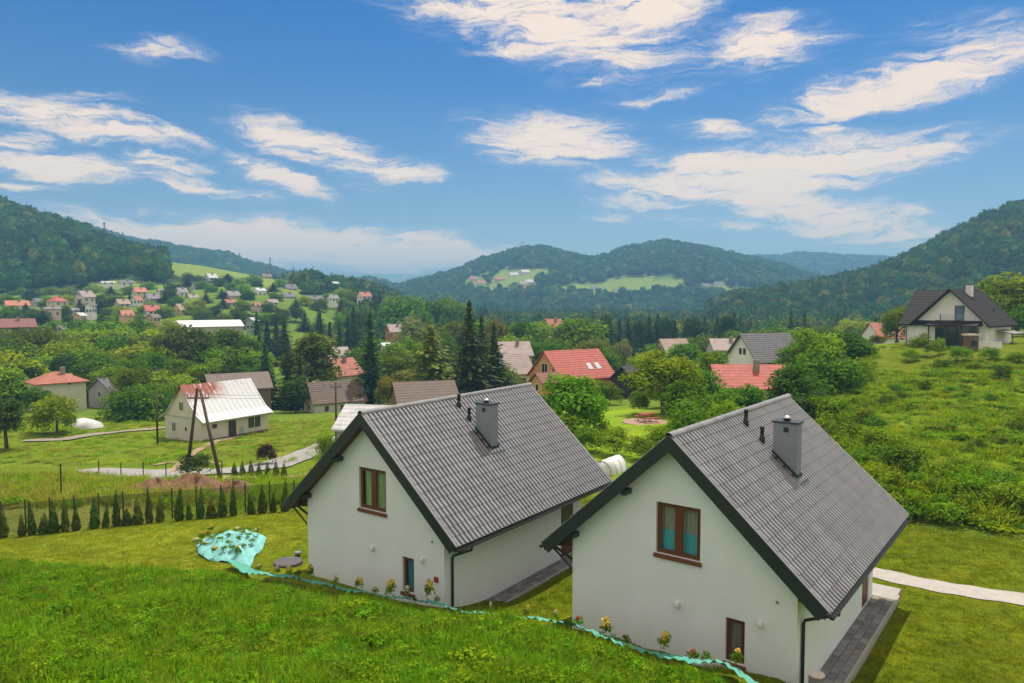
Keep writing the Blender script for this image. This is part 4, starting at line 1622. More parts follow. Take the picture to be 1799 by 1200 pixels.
def win_mesh(w, h, mull, frame, pane):
    key = (round(w, 2), round(h, 2), mull, frame.name, pane.name)
    if key not in WIN_CACHE:
        e = min(.08, w * .12)
        b = MB()
        b.box((-w / 2, -.05, 0), (w / 2, .02, e)).box((-w / 2, -.05, h - e), (w / 2, .02, h)).box((-w / 2, -.05, e), (-w / 2 + e, .02, h - e)).box((w / 2 - e, -.05, e), (w / 2, .02, h - e))
        if mull:
            b.box((-e * .4, -.045, e), (e * .4, .02, h - e))
        WIN_CACHE[key] = (b.mesh('window', frame), MB().box((-w / 2 + e, -.02, e), (w / 2 - e, .01, h - e)).mesh('pane', pane))
    return WIN_CACHE[key]


M_FWHITE = mat('white_frame', (.7, .7, .68), .6, .05, 5)
M_FDARK = mat('dark_frame', (.05, .04, .035), .6, .1, 5)


def house(name, label, u, d, yaw, W, L, He, m, wall, roof, wins='auto', hip=False, over=.35, chim='brick', dz=0.0, zb=None, cat='house', group=None, frame=None, pane=None, sub=True, roofmat=None, door=True, thick=.16):
    """gabled or hipped house; local X across the ridge, Y along it, origin in the middle of the plan"""
    p = gp(u, d)
    if zb is not None:
        p.z = zv(zb, d)
        p.x = xu(u, d, p.z)
    p.z += dz
    t = thing(name, label, cat, p, -R(yaw) - math.atan((u - CX) / F), group)
    wm, rm = wall_mat(wall), roofmat or roof_mat(roof)
    hw, hl_ = W / 2, L / 2
    z0 = -2.5
    zr = He + m * hw
    b = MB()
    if hip:
        b.box((-hw, -hl_, z0), (hw, hl_, He))
    else:
        b.add([(-hw, -hl_, z0), (hw, -hl_, z0), (hw, -hl_, He), (0, -hl_, zr), (-hw, -hl_, He), (-hw, hl_, z0), (hw, hl_, z0), (hw, hl_, He), (0, hl_, zr), (-hw, hl_, He)],
              [(0, 1, 2, 3, 4), (9, 8, 7, 6, 5), (1, 6, 7, 2), (5, 0, 4, 9)])
    b.build('wall', wm, t)
    r = MB()
    if hip:
        ex, ey = hw + over, hl_ + over
        zz = He - .02
        rl = max(0.05, hl_ - hw)
        ze = zz
        r.add([(-ex, -ey, ze), (ex, -ey, ze), (ex, ey, ze), (-ex, ey, ze), (0, -rl, zr), (0, rl, zr), (-ex, -ey, ze - .14), (ex, -ey, ze - .14), (ex, ey, ze - .14), (-ex, ey, ze - .14)],
              [(0, 1, 4), (1, 2, 5, 4), (2, 3, 5), (3, 0, 4, 5), (6, 7, 1, 0), (7, 8, 2, 1), (8, 9, 3, 2), (9, 6, 0, 3), (9, 8, 7, 6)])
    else:
        for s in (-1, 1):
            x1, z1 = s * (hw + over), He - m * over
            lo = [(0, -hl_ - over, zr + .01), (x1, -hl_ - over, z1 + .01), (x1, hl_ + over, z1 + .01), (0, hl_ + over, zr + .01)]
            hi = [(q[0], q[1], q[2] + thick) for q in lo]
            if s < 0:
                lo, hi = lo[::-1], hi[::-1]
            r.hexa(lo, hi)
    ro = r.build('roof', rm, t)
    if chim:
        cxp = hw * .25
        zc = zr - m * cxp
        ch = MB().box((cxp - .28, hl_ * .2 - .3, zc - .6), (cxp + .28, hl_ * .2 + .3, zr + .75)).build('chimney', wall_mat('stone') if chim == 'brick' else wall_mat(chim), ro)
    fr, pn = frame or M_FWHITE, pane or M_PANE
    if wins == 'auto':
        wins = []
        for k in (-1, 1):
            wins.append(('F', k * hw * .45, .95, 1.0, 1.25))
        if zr > 5.2:
            wins.append(('F', 0, He + .35 if not hip else He - 1.6, 1.1, 1.25))
        n = max(2, int(L / 3.2))
        for k in range(n):
            wins.append(('R', (k + .5) / n * L - hl_, .95, 1.1, 1.25))
    for (face, s, z, w, h) in wins:
        loc, rz = {'F': ((s, -hl_ - .0, z), 0), 'B': ((s, hl_, z), math.pi), 'R': ((hw, s, z), math.pi / 2), 'L': ((-hw, s, z), -math.pi / 2)}[face]
        wmsh, pm = win_mesh(w, h, w > .8, fr, pn)
        wo = link('window', wmsh, t, loc, (0, 0, rz))
        if sub:
            link('pane', pm, wo)
    return t


ANGLED = 'houses of the valley village'
# ---- near and middle distance
def cottage():
    t = thing('white_cottage', 'white cottage with rust stained metal roof beside the pole', 'house', gp(383, 86), -R(54) - math.atan((383 - CX) / F))
    W, L, He = 6.6, 9.0, 2.7
    hw, hl_ = W / 2, L / 2
    wm = wall_mat('offwhite')
    b = MB()
    za, zk = 6.2, 3.9
    xk = hw * .72
    b.add([(-hw, -hl_, -1.5), (hw, -hl_, -1.5), (hw, -hl_, He), (0, -hl_, za - .06), (-hw, -hl_, He), (-hw, hl_, -1.5), (hw, hl_, -1.5), (hw, hl_, He), (0, hl_, za - .06), (-hw, hl_, He)],
          [(0, 1, 2, 3, 4), (9, 8, 7, 6, 5), (1, 6, 7, 2), (5, 0, 4, 9)])
    b.build('wall', wm, t)
    MB().box((-hw - .01, -hl_ - .05, He - .05), (hw + .01, -hl_ - .004, He + .06)).build('gable_band', wall_mat('grey'), t)
    MB().box((hw + .004, -hl_, -.6), (hw + .05, hl_, .35)).build('plinth', wall_mat('brown'), t)
    r = MB()
    prof = [(0, za), (hw * .45, za - 1.75), (hw * .85, 3.05), (hw + .75, 2.35)]
    for s in (-1, 1):
        for (a, c) in zip(prof[:-1], prof[1:]):
            lo = [(s * a[0], -hl_ - .25, a[1]), (s * c[0], -hl_ - .25, c[1]), (s * c[0], hl_ + .25, c[1]), (s * a[0], hl_ + .25, a[1])]
            hi = [(q[0], q[1], q[2] + .07) for q in lo]
            if s < 0:
                lo, hi = lo[::-1], hi[::-1]
            r.hexa(lo, hi)
    # standing seams
    for k in range(15):
        y = -hl_ + k * (L / 14)
        for (a, c) in zip(prof[:-1], prof[1:]):
            r.hexa([(a[0], y - .02, a[1] + .072), (c[0], y - .02, c[1] + .072), (c[0], y + .02, c[1] + .072), (a[0], y + .02, a[1] + .072)],
                   [(a[0], y - .02, a[1] + .11), (c[0], y - .02, c[1] + .11), (c[0], y + .02, c[1] + .11), (a[0], y + .02, a[1] + .11)])
    r.build('roof', rust_roof(), t)
    for (x, z, w, h) in ((-1.6, .9, .8, 1.15), (.6, 1.1, .5, .6), (-.15, 3.35, .85, 1.1)):
        a, p = win_mesh(w, h, w > .6, M_FWHITE, M_PANE)
        link('pane', p, link('window', a, t, (x, -hl_, z)))
    for y in (2.1, 3.0):
        a, p = win_mesh(.75, 1.2, False, M_FDARK, M_PANE)
        link('pane', p, link('window', a, t, (hw, y, .85), (0, 0, math.pi / 2)))
    MB().box((hw + .002, -1.0, -.1), (hw + .05, 0.0, 2.05)).build('door', M_FDARK, t)
    MB().box((hw + .002, .45, -.1), (hw + .04, 1.0, 1.2)).build('cupboard', wall_mat('green'), t)
    MB().box((hw + .002, -3.1, 1.5), (hw + .03, -2.5, 1.95)).build('vent_window', M_FDARK, t)


cottage()
house('hip_roof_house', 'tall pale box house with red hipped roof on the left', 102, 115, 76, 5.4, 6.6, 4.7, .55, 'offwhite', 'brick', [('F', -1.6, 3.2, .5, .5), ('R', 1.0, 4.2, .5, .45), ('R', -1.5, 1.2, .9, 1.2)], hip=True, zb=722, over=.5)
house('grey_cottage', 'small grey cottage between trees beside the red hipped house', 194, 122, 42, 4.2, 4.6, 1.9, .85, 'grey', 'slate', [('F', 0, .8, .7, .9)], zb=703, chim=None, cat='cottage')
house('long_barn', 'long barn with grey brown roof behind the white cottage', 418, 112, 80, 6.0, 8.5, 1.8, .65, 'brown', 'brown', [], zb=700, chim=None, cat='barn')
house('old_cottage', 'old cottage with brown roof and patchy white walls below spruces', 588, 118, 72, 5.8, 8.2, 1.9, .95, 'offwhite', 'mossy', [('R', -2.2, .5, .6, .8), ('R', .3, .5, .6, .8), ('R', 2.5, .5, .6, .8), ('F', 0, .5, .6, .8)], zb=722, chim=None, frame=M_FDARK)
house('metal_roof_shed', 'low shed with pale metal roof just behind the left white house', 668, 66, 112, 5.2, 6.0, 1.5, .62, 'grey', 'pale', [], zb=775, chim=None, cat='shed')
house('dark_roof_barn', 'barn with dark brown roof peeking over the left white house ridge', 745, 92, 78, 6.0, 7.2, 2.5, .68, 'brown', 'mossy', [], zb=735, chim=None, cat='barn')
house('cream_house', 'cream house with red roof behind the old brown cottage', 596, 140, 50, 6.5, 6.2, 3.0, .85, 'cream', 'brick', [('F', .0, 3.2, .8, 1.0), ('F', 1.5, .8, .9, 1.2), ('R', 0, .9, 1.0, 1.2)], zb=684)
house('grey_roof_hall', 'plain hall with light grey roof behind the cream house', 590, 172, 70, 9, 5.2, 3.0, .55, 'grey', 'pinkgrey', [], zb=652, chim=None, cat='hall')
OH = house('orange_house', 'orange house with large red roof and two skylights', 1004, 104, 54, 8.0, 9.0, 2.9, .86, 'orange', 'red',
      [('F', -.1, 3.3, 1.5, 1.5), ('F', 2.0, 3.4, .5, 1.0), ('F', -2.6, 1.1, .9, 1.2), ('R', -2, 1, 1.1, 1.2), ('R', 2, 1, 1.1, 1.2)], zb=695, chim=None, over=.3)
for yy in (1.2, 2.6):
    xx, mm = 2.6, .86
    zz = 2.9 + mm * (4.0 - xx) + .18
    sk_ = MB().hexa([(xx - .45, yy - .38, zz + .45 * mm), (xx + .45, yy - .38, zz - .45 * mm), (xx + .45, yy + .38, zz - .45 * mm), (xx - .45, yy + .38, zz + .45 * mm)],
                    [(xx - .45, yy - .38, zz + .45 * mm + .08), (xx + .45, yy - .38, zz - .45 * mm + .08), (xx + .45, yy + .38, zz - .45 * mm + .08), (xx - .45, yy + .38, zz + .45 * mm + .08)])
    sk_.build('skylight', glass_mat('skylight_glass', (.55, .62, .66), .1), OH)
house('red_porch', 'small red roofed porch against the orange house gable', 958, 98, 56, 2.6, 2.6, 1.9, .75, 'orange', 'maroon', [('F', 0, .6, .8, 1.0)], zb=694, chim=None, cat='porch')
house('grey_roof_house', 'white house with grey pink roof left of the orange house', 902, 122, 64, 6.4, 4.2, 2.7, .9, 'offwhite', 'pinkgrey', [('R', 0, .8, 1.6, 1.2), ('F', 0, .9, .9, 1.1)], zb=681, chim=None)
house('brown_roof_house', 'low house with brown roof behind the grey pink roofed one', 902, 150, 76, 7, 6.0, 2.4, .7, 'peach', 'pinkgrey', [('R', 0, .9, 1.1, 1.1)], zb=643)
house('black_shed', 'black gabled shed right of the orange house', 1106, 100, 25, 3.2, 4.6, 1.9, .95, 'dark', 'black', [], zb=687, chim=None, cat='shed')
house('tan_roof_house', 'house with tan roof half hidden above the garden trees', 1181, 150, 60, 5.5, 5.5, 2.6, .9, 'beige', 'tan', [('F', 0, 2.6, .7, .9)], zb=640, chim=None)
house('small_red_roof', 'tiny red roofed house among trees behind the orange house', 972, 215, 60, 5, 4.5, 2.4, .95, 'offwhite', 'brick', [('F', 0, 1, .9, 1)], zb=590, sub=False)
house('dark_roof_house', 'white house with dark steep roof between the garden trees', 1342, 108, 50, 6.6, 8.0, 3.4, 1.02, 'white', 'slate',
      [('F', -.35, 3.9, .55, .9), ('F', .55, 3.9, .55, .9), ('F', .6, 1.3, .7, 1.0), ('R', -1.5, 1.8, 1.3, 1.0)], zb=668, chim=None, frame=M_FDARK, over=.55)
house('red_roof_bungalow', 'low house with wide red tiled roof below the dark roofed one', 1312, 84, 76, 7.0, 7.6, 2.1, .62, 'offwhite', 'red', [], zb=708, chim='brick')
house('grey_house', 'grey roofed house left of the dark roofed white house', 1276, 150, 74, 6.5, 6.5, 2.2, .6, 'grey', 'pinkgrey', [('R', 0, .8, 1.2, 1)], zb=632)
house('red_roof_cottage', 'white cottage with red roof left of the hill house', 1558, 165, 58, 7.2, 8.0, 2.6, .85, 'white', 'brick', [('F', .3, 1.0, .8, 1.1), ('F', -1.3, 1.0, .8, 1.1), ('R', 0, .9, 1.2, 1.1)], zb=612)


def hill_house():
    p = gp(1692, 95)
    p.z = zv(603, 95)
    t = thing('hill_house', 'white house with dark roof and glazed balcony on the right hill', 'house', p, -R(20) - math.atan((1692 - CX) / F))
    t.scale = (.9, .9, .9)
    wm = wall_mat('white')
    rm = roof_mat('slate2') if 'slate2' in ROOFS else None
    W, L, He, m = 8.8, 9.5, 3.2, .98
    hw, hl_ = W / 2, L / 2
    zr = He + m * hw
    b = MB()
    b.add([(-hw, -hl_, -2), (hw, -hl_, -2), (hw, -hl_, He), (0, -hl_, zr), (-hw, -hl_, He), (-hw, hl_, -2), (hw, hl_, -2), (hw, hl_, He), (0, hl_, zr), (-hw, hl_, He)],
          [(0, 1, 2, 3, 4), (9, 8, 7, 6, 5), (1, 6, 7, 2), (5, 0, 4, 9)])
    # wing to the left with its ridge across
    x0 = -hw - 1.6
    b.add([(x0, -hl_ + .25, -2), (-hw + .5, -hl_ + .25, -2), (-hw + .5, -hl_ + .25, He), (x0, -hl_ + .25, He), (x0, 3.6, -2), (x0, 3.6, He), (x0, -.3, zr - .4)], [(0, 1, 2, 3), (4, 0, 3, 6, 5)])
    b.build('wall', wm, t)
    dark, lite = mat('hill_roof', (.075, .065, .07), .6, .15, 2), None
    r = MB()
    for s in (-1, 1):
        x1, z1 = s * (hw + .75), He - m * .75
        lo = [(0, -hl_ - .8, zr + .01), (x1, -hl_ - .8, z1 + .01), (x1, hl_ + .5, z1 + .01), (0, hl_ + .5, zr + .01)]
        hi = [(q[0], q[1], q[2] + .22) for q in lo]
        if s < 0:
            lo, hi = lo[::-1], hi[::-1]
        r.hexa(lo, hi)
    ro = r.build('roof', roof_mat('black2'), t)
    r = MB()
    xl, ya, yb, yr = x0 - .6, -hl_ - .55, 4.2, -.3
    for (yy, s) in ((ya, -1), (yb, 1)):
        ze = He - .65
        lo = [(xl, yy, ze), (0, yy, ze), (0, yr, zr - .05), (xl, yr, zr - .05)]
        hi = [(q[0], q[1], q[2] + .2) for q in lo]
        if s > 0:
            lo, hi = lo[::-1], hi[::-1]
        r.hexa(lo, hi)
    r.build('wing_roof', roof_mat('black2'), t)
    c = MB().box((.5, -1.2, zr - .9), (1.25, -.5, zr + .75)).build('chimney', wm, ro)
    MB().box((.44, -1.26, zr + .752), (1.31, -.44, zr + .84)).build('chimney_cap', M_ANTH, c)
    MB().lathe([(.08, 0), (.08, .5), (.12, .55), (.05, .62)], 8, (3.2, 1.5, zr - m * 3.2 + .1)).build('vent_pipe', M_BLACK, ro)
    # balcony over a glazed veranda
    MB().hexa([(-2.3, -hl_ - 2.3, 2.55), (4.1, -hl_ - 2.3, 2.55), (4.1, -hl_ - .003, 2.75), (-2.3, -hl_ - .003, 2.75)],
              [(-2.3, -hl_ - 2.3, 2.72), (4.1, -hl_ - 2.3, 2.72), (3.9, -hl_ - .003, 3.35), (-1.9, -hl_ - .003, 3.35)]).build('porch_roof', roof_mat('black2'), t)
    for x in (-2.0, 0.2, 2.1, 3.8):
        MB().box((x - .08, -hl_ - 2.0, -1.0), (x + .08, -hl_ - 1.84, 2.56)).build('porch_post', M_FDARK, t)
    MB().box((-1.9, -hl_ - .05, -.2), (3.6, -hl_ - .004, 2.4)).build('veranda_glazing', M_PANE, t)
    MB().box((-2.0, -hl_ - 1.96, -1.0), (.1, -hl_ - 1.9, .0)).build('porch_rail', M_WOOD, t)
    MB().box((-.9, -hl_ - .9, 3.36), (3.4, -hl_ - .86, 4.2)).build('balcony_glass', M_GLASS, t)
    MB().box((-.98, -hl_ - .92, 3.1), (-.9, -hl_ - .84, 4.3)).build('balcony_post', M_FDARK, t)
    w = MB().box((.55, -hl_ - .05, 3.37), (1.75, -hl_ - .004, 5.4)).build('balcony_door', M_FDARK, t)
    MB().box((.68, -hl_ - .07, 3.5), (1.62, -hl_ - .052, 5.28)).build('pane', M_PANE_BLUE, w)
    MB().tube([(x0 + .12, -hl_ + .18, He - .1), (x0 + .12, -hl_ + .18, -1.5)], .05, 6).build('downpipe', M_ANTH, t)
    MB().hexa([(hw + .1, -1, 1.9), (hw + 2.2, -1, 1.5), (hw + 2.2, 3, 1.5), (hw + .1, 3, 1.9)], [(hw + .1, -1, 2.05), (hw + 2.2, -1, 1.65), (hw + 2.2, 3, 1.65), (hw + .1, 3, 2.05)]).build('lean_to_roof', roof_mat('grey'), t)
    MB().box((hw + 1.9, -.8, -1.5), (hw + 2.0, -.7, 1.52)).build('lean_to_post', M_FDARK, t)


ROOFS['black2'] = (.026, .025, .029)
roof_mat('black2').node_tree.nodes['Principled BSDF'].inputs['Specular IOR Level'].default_value = .15
hill_house()
gq = gp(1705, 86)
g1 = thing('garden_grill', 'dark brick garden grill with pale cap before the hill house', 'grill', gq, .2)
MB().box((-.65, -.45, -.6), (.65, .45, 1.75)).build('body', wall_mat('brown'), g1)
MB().box((-.78, -.58, 1.752), (.78, .58, 1.95)).build('cap', wall_mat('beige'), g1)
MB().box((-.4, -.47, .5), (.4, -.452, 1.2)).build('fire_opening', M_BLACK, g1)
gq = gp(1738, 87)
g2 = thing('garden_wall', 'low white wall beside the dark garden grill', 'wall', gq, -.1)
MB().box((-1.35, -.15, -.6), (1.35, .15, .75)).build('wall_face', wall_mat('white'), g2)
MB().box((-1.4, -.2, .752), (1.4, .2, .83)).build('coping', wall_mat('offwhite'), g2)

# ---- the village on the left slope: (label, u, base row, depth, yaw, W, L, He, m, wall, roof, hip)
V = [
    ('long low house with orange red roof at the left edge of the village', 30, 546, 300, 80, 8, 10.5, 2.6, .6, 'white', 'orange', 0),
    ('house with pink red hipped roof and cream walls in the village', 101, 540, 320, 60, 8, 7.5, 3.2, .75, 'cream', 'red', 1),
    ('pinkish white block just below the red hipped village house', 90, 558, 285, 70, 7, 7, 4.0, .2, 'pink', 'grey', 0),
    ('twin gabled house with pink roof and yellow balcony', 150, 533, 330, 55, 7.5, 7.5, 3.6, .85, 'offwhite', 'pinkgrey', 0),
    ('long low shed with pale roof under the wooded hill', 190, 502, 430, 84, 5, 9, 2.0, .4, 'white', 'pale', 0),
    ('white house with blue grey roof under the wooded hill', 222, 505, 425, 76, 7, 9, 3.0, .6, 'white', 'slate', 0),
    ('house with orange roof right below the wooded hill', 245, 521, 375, 70, 8, 7, 2.8, .7, 'cream', 'orange', 0),
    ('large barn with long maroon roof at the left picture edge', 25, 590, 205, 82, 10, 12.5, 3.0, .55, 'brown', 'maroon', 0),
    ('small white gable house below the pinkish block', 105, 588, 215, 20, 3.4, 4, 2.0, .8, 'white', 'grey', 0),
    ('narrow peach house with pale grey roof', 141, 570, 250, 40, 3.6, 3.6, 3.6, .6, 'peach', 'pale', 0),
    ('orange roof low among the trees below the village', 222, 562, 255, 70, 5, 4.6, 2.0, .8, 'peach', 'orange', 0),
    ('white two storey facade left of the dark village trees', 160, 553, 290, 30, 3.6, 4, 4.4, .6, 'white', 'brown', 0),
    ('low white outbuilding beside the narrow peach house', 127, 553, 295, 80, 4, 6, 2.2, .5, 'white', 'grey', 0),
    ('house with purple grey roof above the red roofed house', 268, 534, 350, 66, 7, 7.5, 3.0, .75, 'beige', 'purple', 0),
    ('house with bright red roof and white lower walls', 265, 556, 300, 62, 7, 7.5, 2.8, .8, 'white', 'red', 0),
    ('small peach house in front of the bright red roof', 270, 570, 262, 45, 4, 4.2, 3.0, .7, 'peach', 'brown', 0),
    ('little shed with grey roof under the trees', 283, 517, 390, 70, 4.2, 4, 2.0, .5, 'white', 'grey', 0),
    ('white house with grey roof on the open village green', 319, 523, 380, 62, 7, 6, 3.4, .8, 'white', 'grey', 0),
    ('brown and peach house right of the white one on the green', 338, 530, 370, 60, 6, 6.5, 2.2, .7, 'peach', 'pinkgrey', 0),
    ('yellow gabled house with brown roof above the white hall', 318, 553, 310, 50, 6.4, 6, 2.6, .95, 'yellow', 'tan', 0),
    ('white house with grey gable roof high on the left meadow', 371, 495, 470, 64, 8, 7.5, 3.0, .8, 'white', 'pale', 0),
    ('white and pink house with grey roof at the village middle', 408, 531, 370, 62, 8, 8, 4.0, .7, 'pink', 'grey', 0),
    ('grey green house right of the white hall', 443, 583, 230, 30, 3.4, 3.6, 4.2, .6, 'green', 'pale', 0),
    ('pale long building glimpsed between the trees', 272, 608, 195, 15, 4, 10, 2.8, .3, 'grey', 'pale', 0),
    ('white cube house beside the green village lawn', 456, 522, 390, 58, 7, 6.5, 4.0, .5, 'white', 'pale', 0),
    ('house with brown roof and yellow wall on the meadow crest', 468, 492, 520, 66, 7, 8, 2.6, .8, 'yellow', 'brown', 0),
    ('house with dark grey roof near the meadow crest', 510, 515, 430, 64, 8, 8, 3.2, .8, 'grey', 'slate', 0),
    ('slate grey house below the dark grey roofed one', 506, 531, 385, 60, 8, 8, 3.4, .6, 'grey', 'slate', 0),
    ('long dark roofed row right of the slate grey house', 550, 533, 390, 78, 8, 13, 2.6, .6, 'grey', 'slate', 0),
    ('white gabled house at the right end of the dark row', 585, 532, 385, 55, 6, 6, 2.8, .8, 'white', 'grey', 0),
    ('white house with red roof at the far right of the village', 640, 528, 400, 60, 7, 8, 2.8, .8, 'white', 'brick', 0),
    ('red roofed shed on the lower village slope', 454, 543, 335, 70, 5, 5, 1.8, .7, 'beige', 'brick', 0),
    ('pale tower like house among trees on the crest', 588, 507, 480, 50, 5, 6, 4.0, .5, 'green', 'pale', 0),
    ('house with grey pink roof and red wall behind tall spruces', 695, 597, 215, 70, 6.5, 6.2, 3.0, .75, 'brick', 'pinkgrey', 0),
    ('low pale greenhouse roof between the spruces', 685, 618, 185, 78, 4, 5, 2.0, .3, 'white', 'white', 0),
    ('rosy house below the white and pink village house', 402, 541, 345, 58, 6, 6, 3.0, .6, 'pink', 'brick', 0),
    ('grey house at the left end of the village lane', 66, 540, 325, 50, 5, 5, 3.0, .7, 'grey', 'slate', 0),
    ('beige house between the two rows of village gardens', 215, 543, 320, 66, 6, 6, 2.8, .8, 'beige', 'tan', 0),
    ('white house with red roof close under the orange one', 240, 537, 340, 40, 5, 5.5, 3.0, .8, 'white', 'brick', 0),
    ('pale house behind the white house on the green', 345, 512, 420, 66, 6, 6, 3.0, .7, 'offwhite', 'brown', 0),
    ('cream house left of the slate grey house', 478, 540, 350, 60, 5, 6, 2.8, .7, 'cream', 'pinkgrey', 0),
]
WALLS['brick'] = (.36, .12, .09)
for (lb, u, vb, d, yaw, W, L, He, m, wall, roof, hip) in V:
    house('village_house', lb, u, d, yaw, W * .76, L * .74, He * .84, m, wall, roof, 'auto', bool(hip), .4, 'brick' if W > 5 else None, zb=vb, group=ANGLED, sub=True)
house('white_hall', 'long hall with white metal roof and roof lights below the village', 362, 235, 80, 11, 20.5, 3.6, .32, 'beige', 'white', [('R', -6, 1.2, 3.0, 1.0), ('R', -1, 1.2, 3.0, 1.0), ('R', 4, 1.2, 3.0, 1.0)], zb=593, chim=None, cat='hall')
FARV = [('tiny pink roofed house', 832, 493, 'pink', 'brick'), ('tiny red house', 878, 494, 'peach', 'brick'), ('tiny white house', 902, 486, 'white', 'pale'), ('tiny white gabled house', 912, 484, 'white', 'grey'),
        ('tiny pale house', 922, 481, 'white', 'pale'), ('tiny cream house', 920, 502, 'cream', 'pinkgrey'), ('tiny white cottage', 930, 499, 'white', 'pale'), ('tiny rosy house', 916, 512, 'pink', 'brick'),
        ('tiny house with red roof', 957, 523, 'cream', 'brick'), ('tiny pinkish house', 1012, 519, 'pink', 'brick'), ('tiny peach house', 1030, 516, 'peach', 'brick'), ('tiny dark roofed barn', 1045, 511, 'grey', 'slate'),
        ('tiny white chalet', 1085, 516, 'white', 'slate'), ('tiny grey chalet', 1097, 514, 'grey', 'slate'), ('tiny white farmhouse', 1222, 530, 'white', 'pale'), ('tiny tan farmhouse', 1240, 506, 'beige', 'slate'),
        ('tiny grey roofed farmhouse', 1262, 503, 'white', 'slate'), ('tiny house at the hill foot', 845, 500, 'white', 'brick')]
WHERE = ['at the left end of the far hillside village', 'in the lower left of the far hillside village', 'in the top row of the far hillside village', 'second in the top row of the far village', 'last in the top row of the far village',
         'in the middle of the far hillside village', 'right of the cream one in the far village', 'lowest in the far hillside village', 'left of the far sloping meadow', 'at the foot of the far sloping meadow',
         'beside the dark barn under the far meadow', 'under the far sloping meadow', 'at the lower edge of the far bright meadow', 'right of the white chalet under the far meadow', 'on the valley edge below the far right meadow',
         'on the far right meadow', 'farthest right on the far meadow', 'just left of the red one in the far village']
for (lb, u, vb, wall, roof), wh in zip(FARV, WHERE):
    dd = 1300.0
    for dk in range(890, 1300, 8):
        g_ = gp(u, dk)
        b_ = (g_.z - CAMZ) / dk
        if CY - F * (b_ * _c + _s) / (_c - b_ * _s) <= vb:
            dd = float(dk)
            break
    house('distant_house', lb + ' ' + wh, u, dd, 60 + (u * 7) % 25, 9, 11 + u % 4, 3.4, .8, wall, roof, [('R', -2.5, 1, 2, 1.6), ('R', 2.5, 1, 2, 1.6), ('F', 0, 1, 2, 1.6)], zb=vb + 1, chim=None, group='far hillside houses', sub=False)

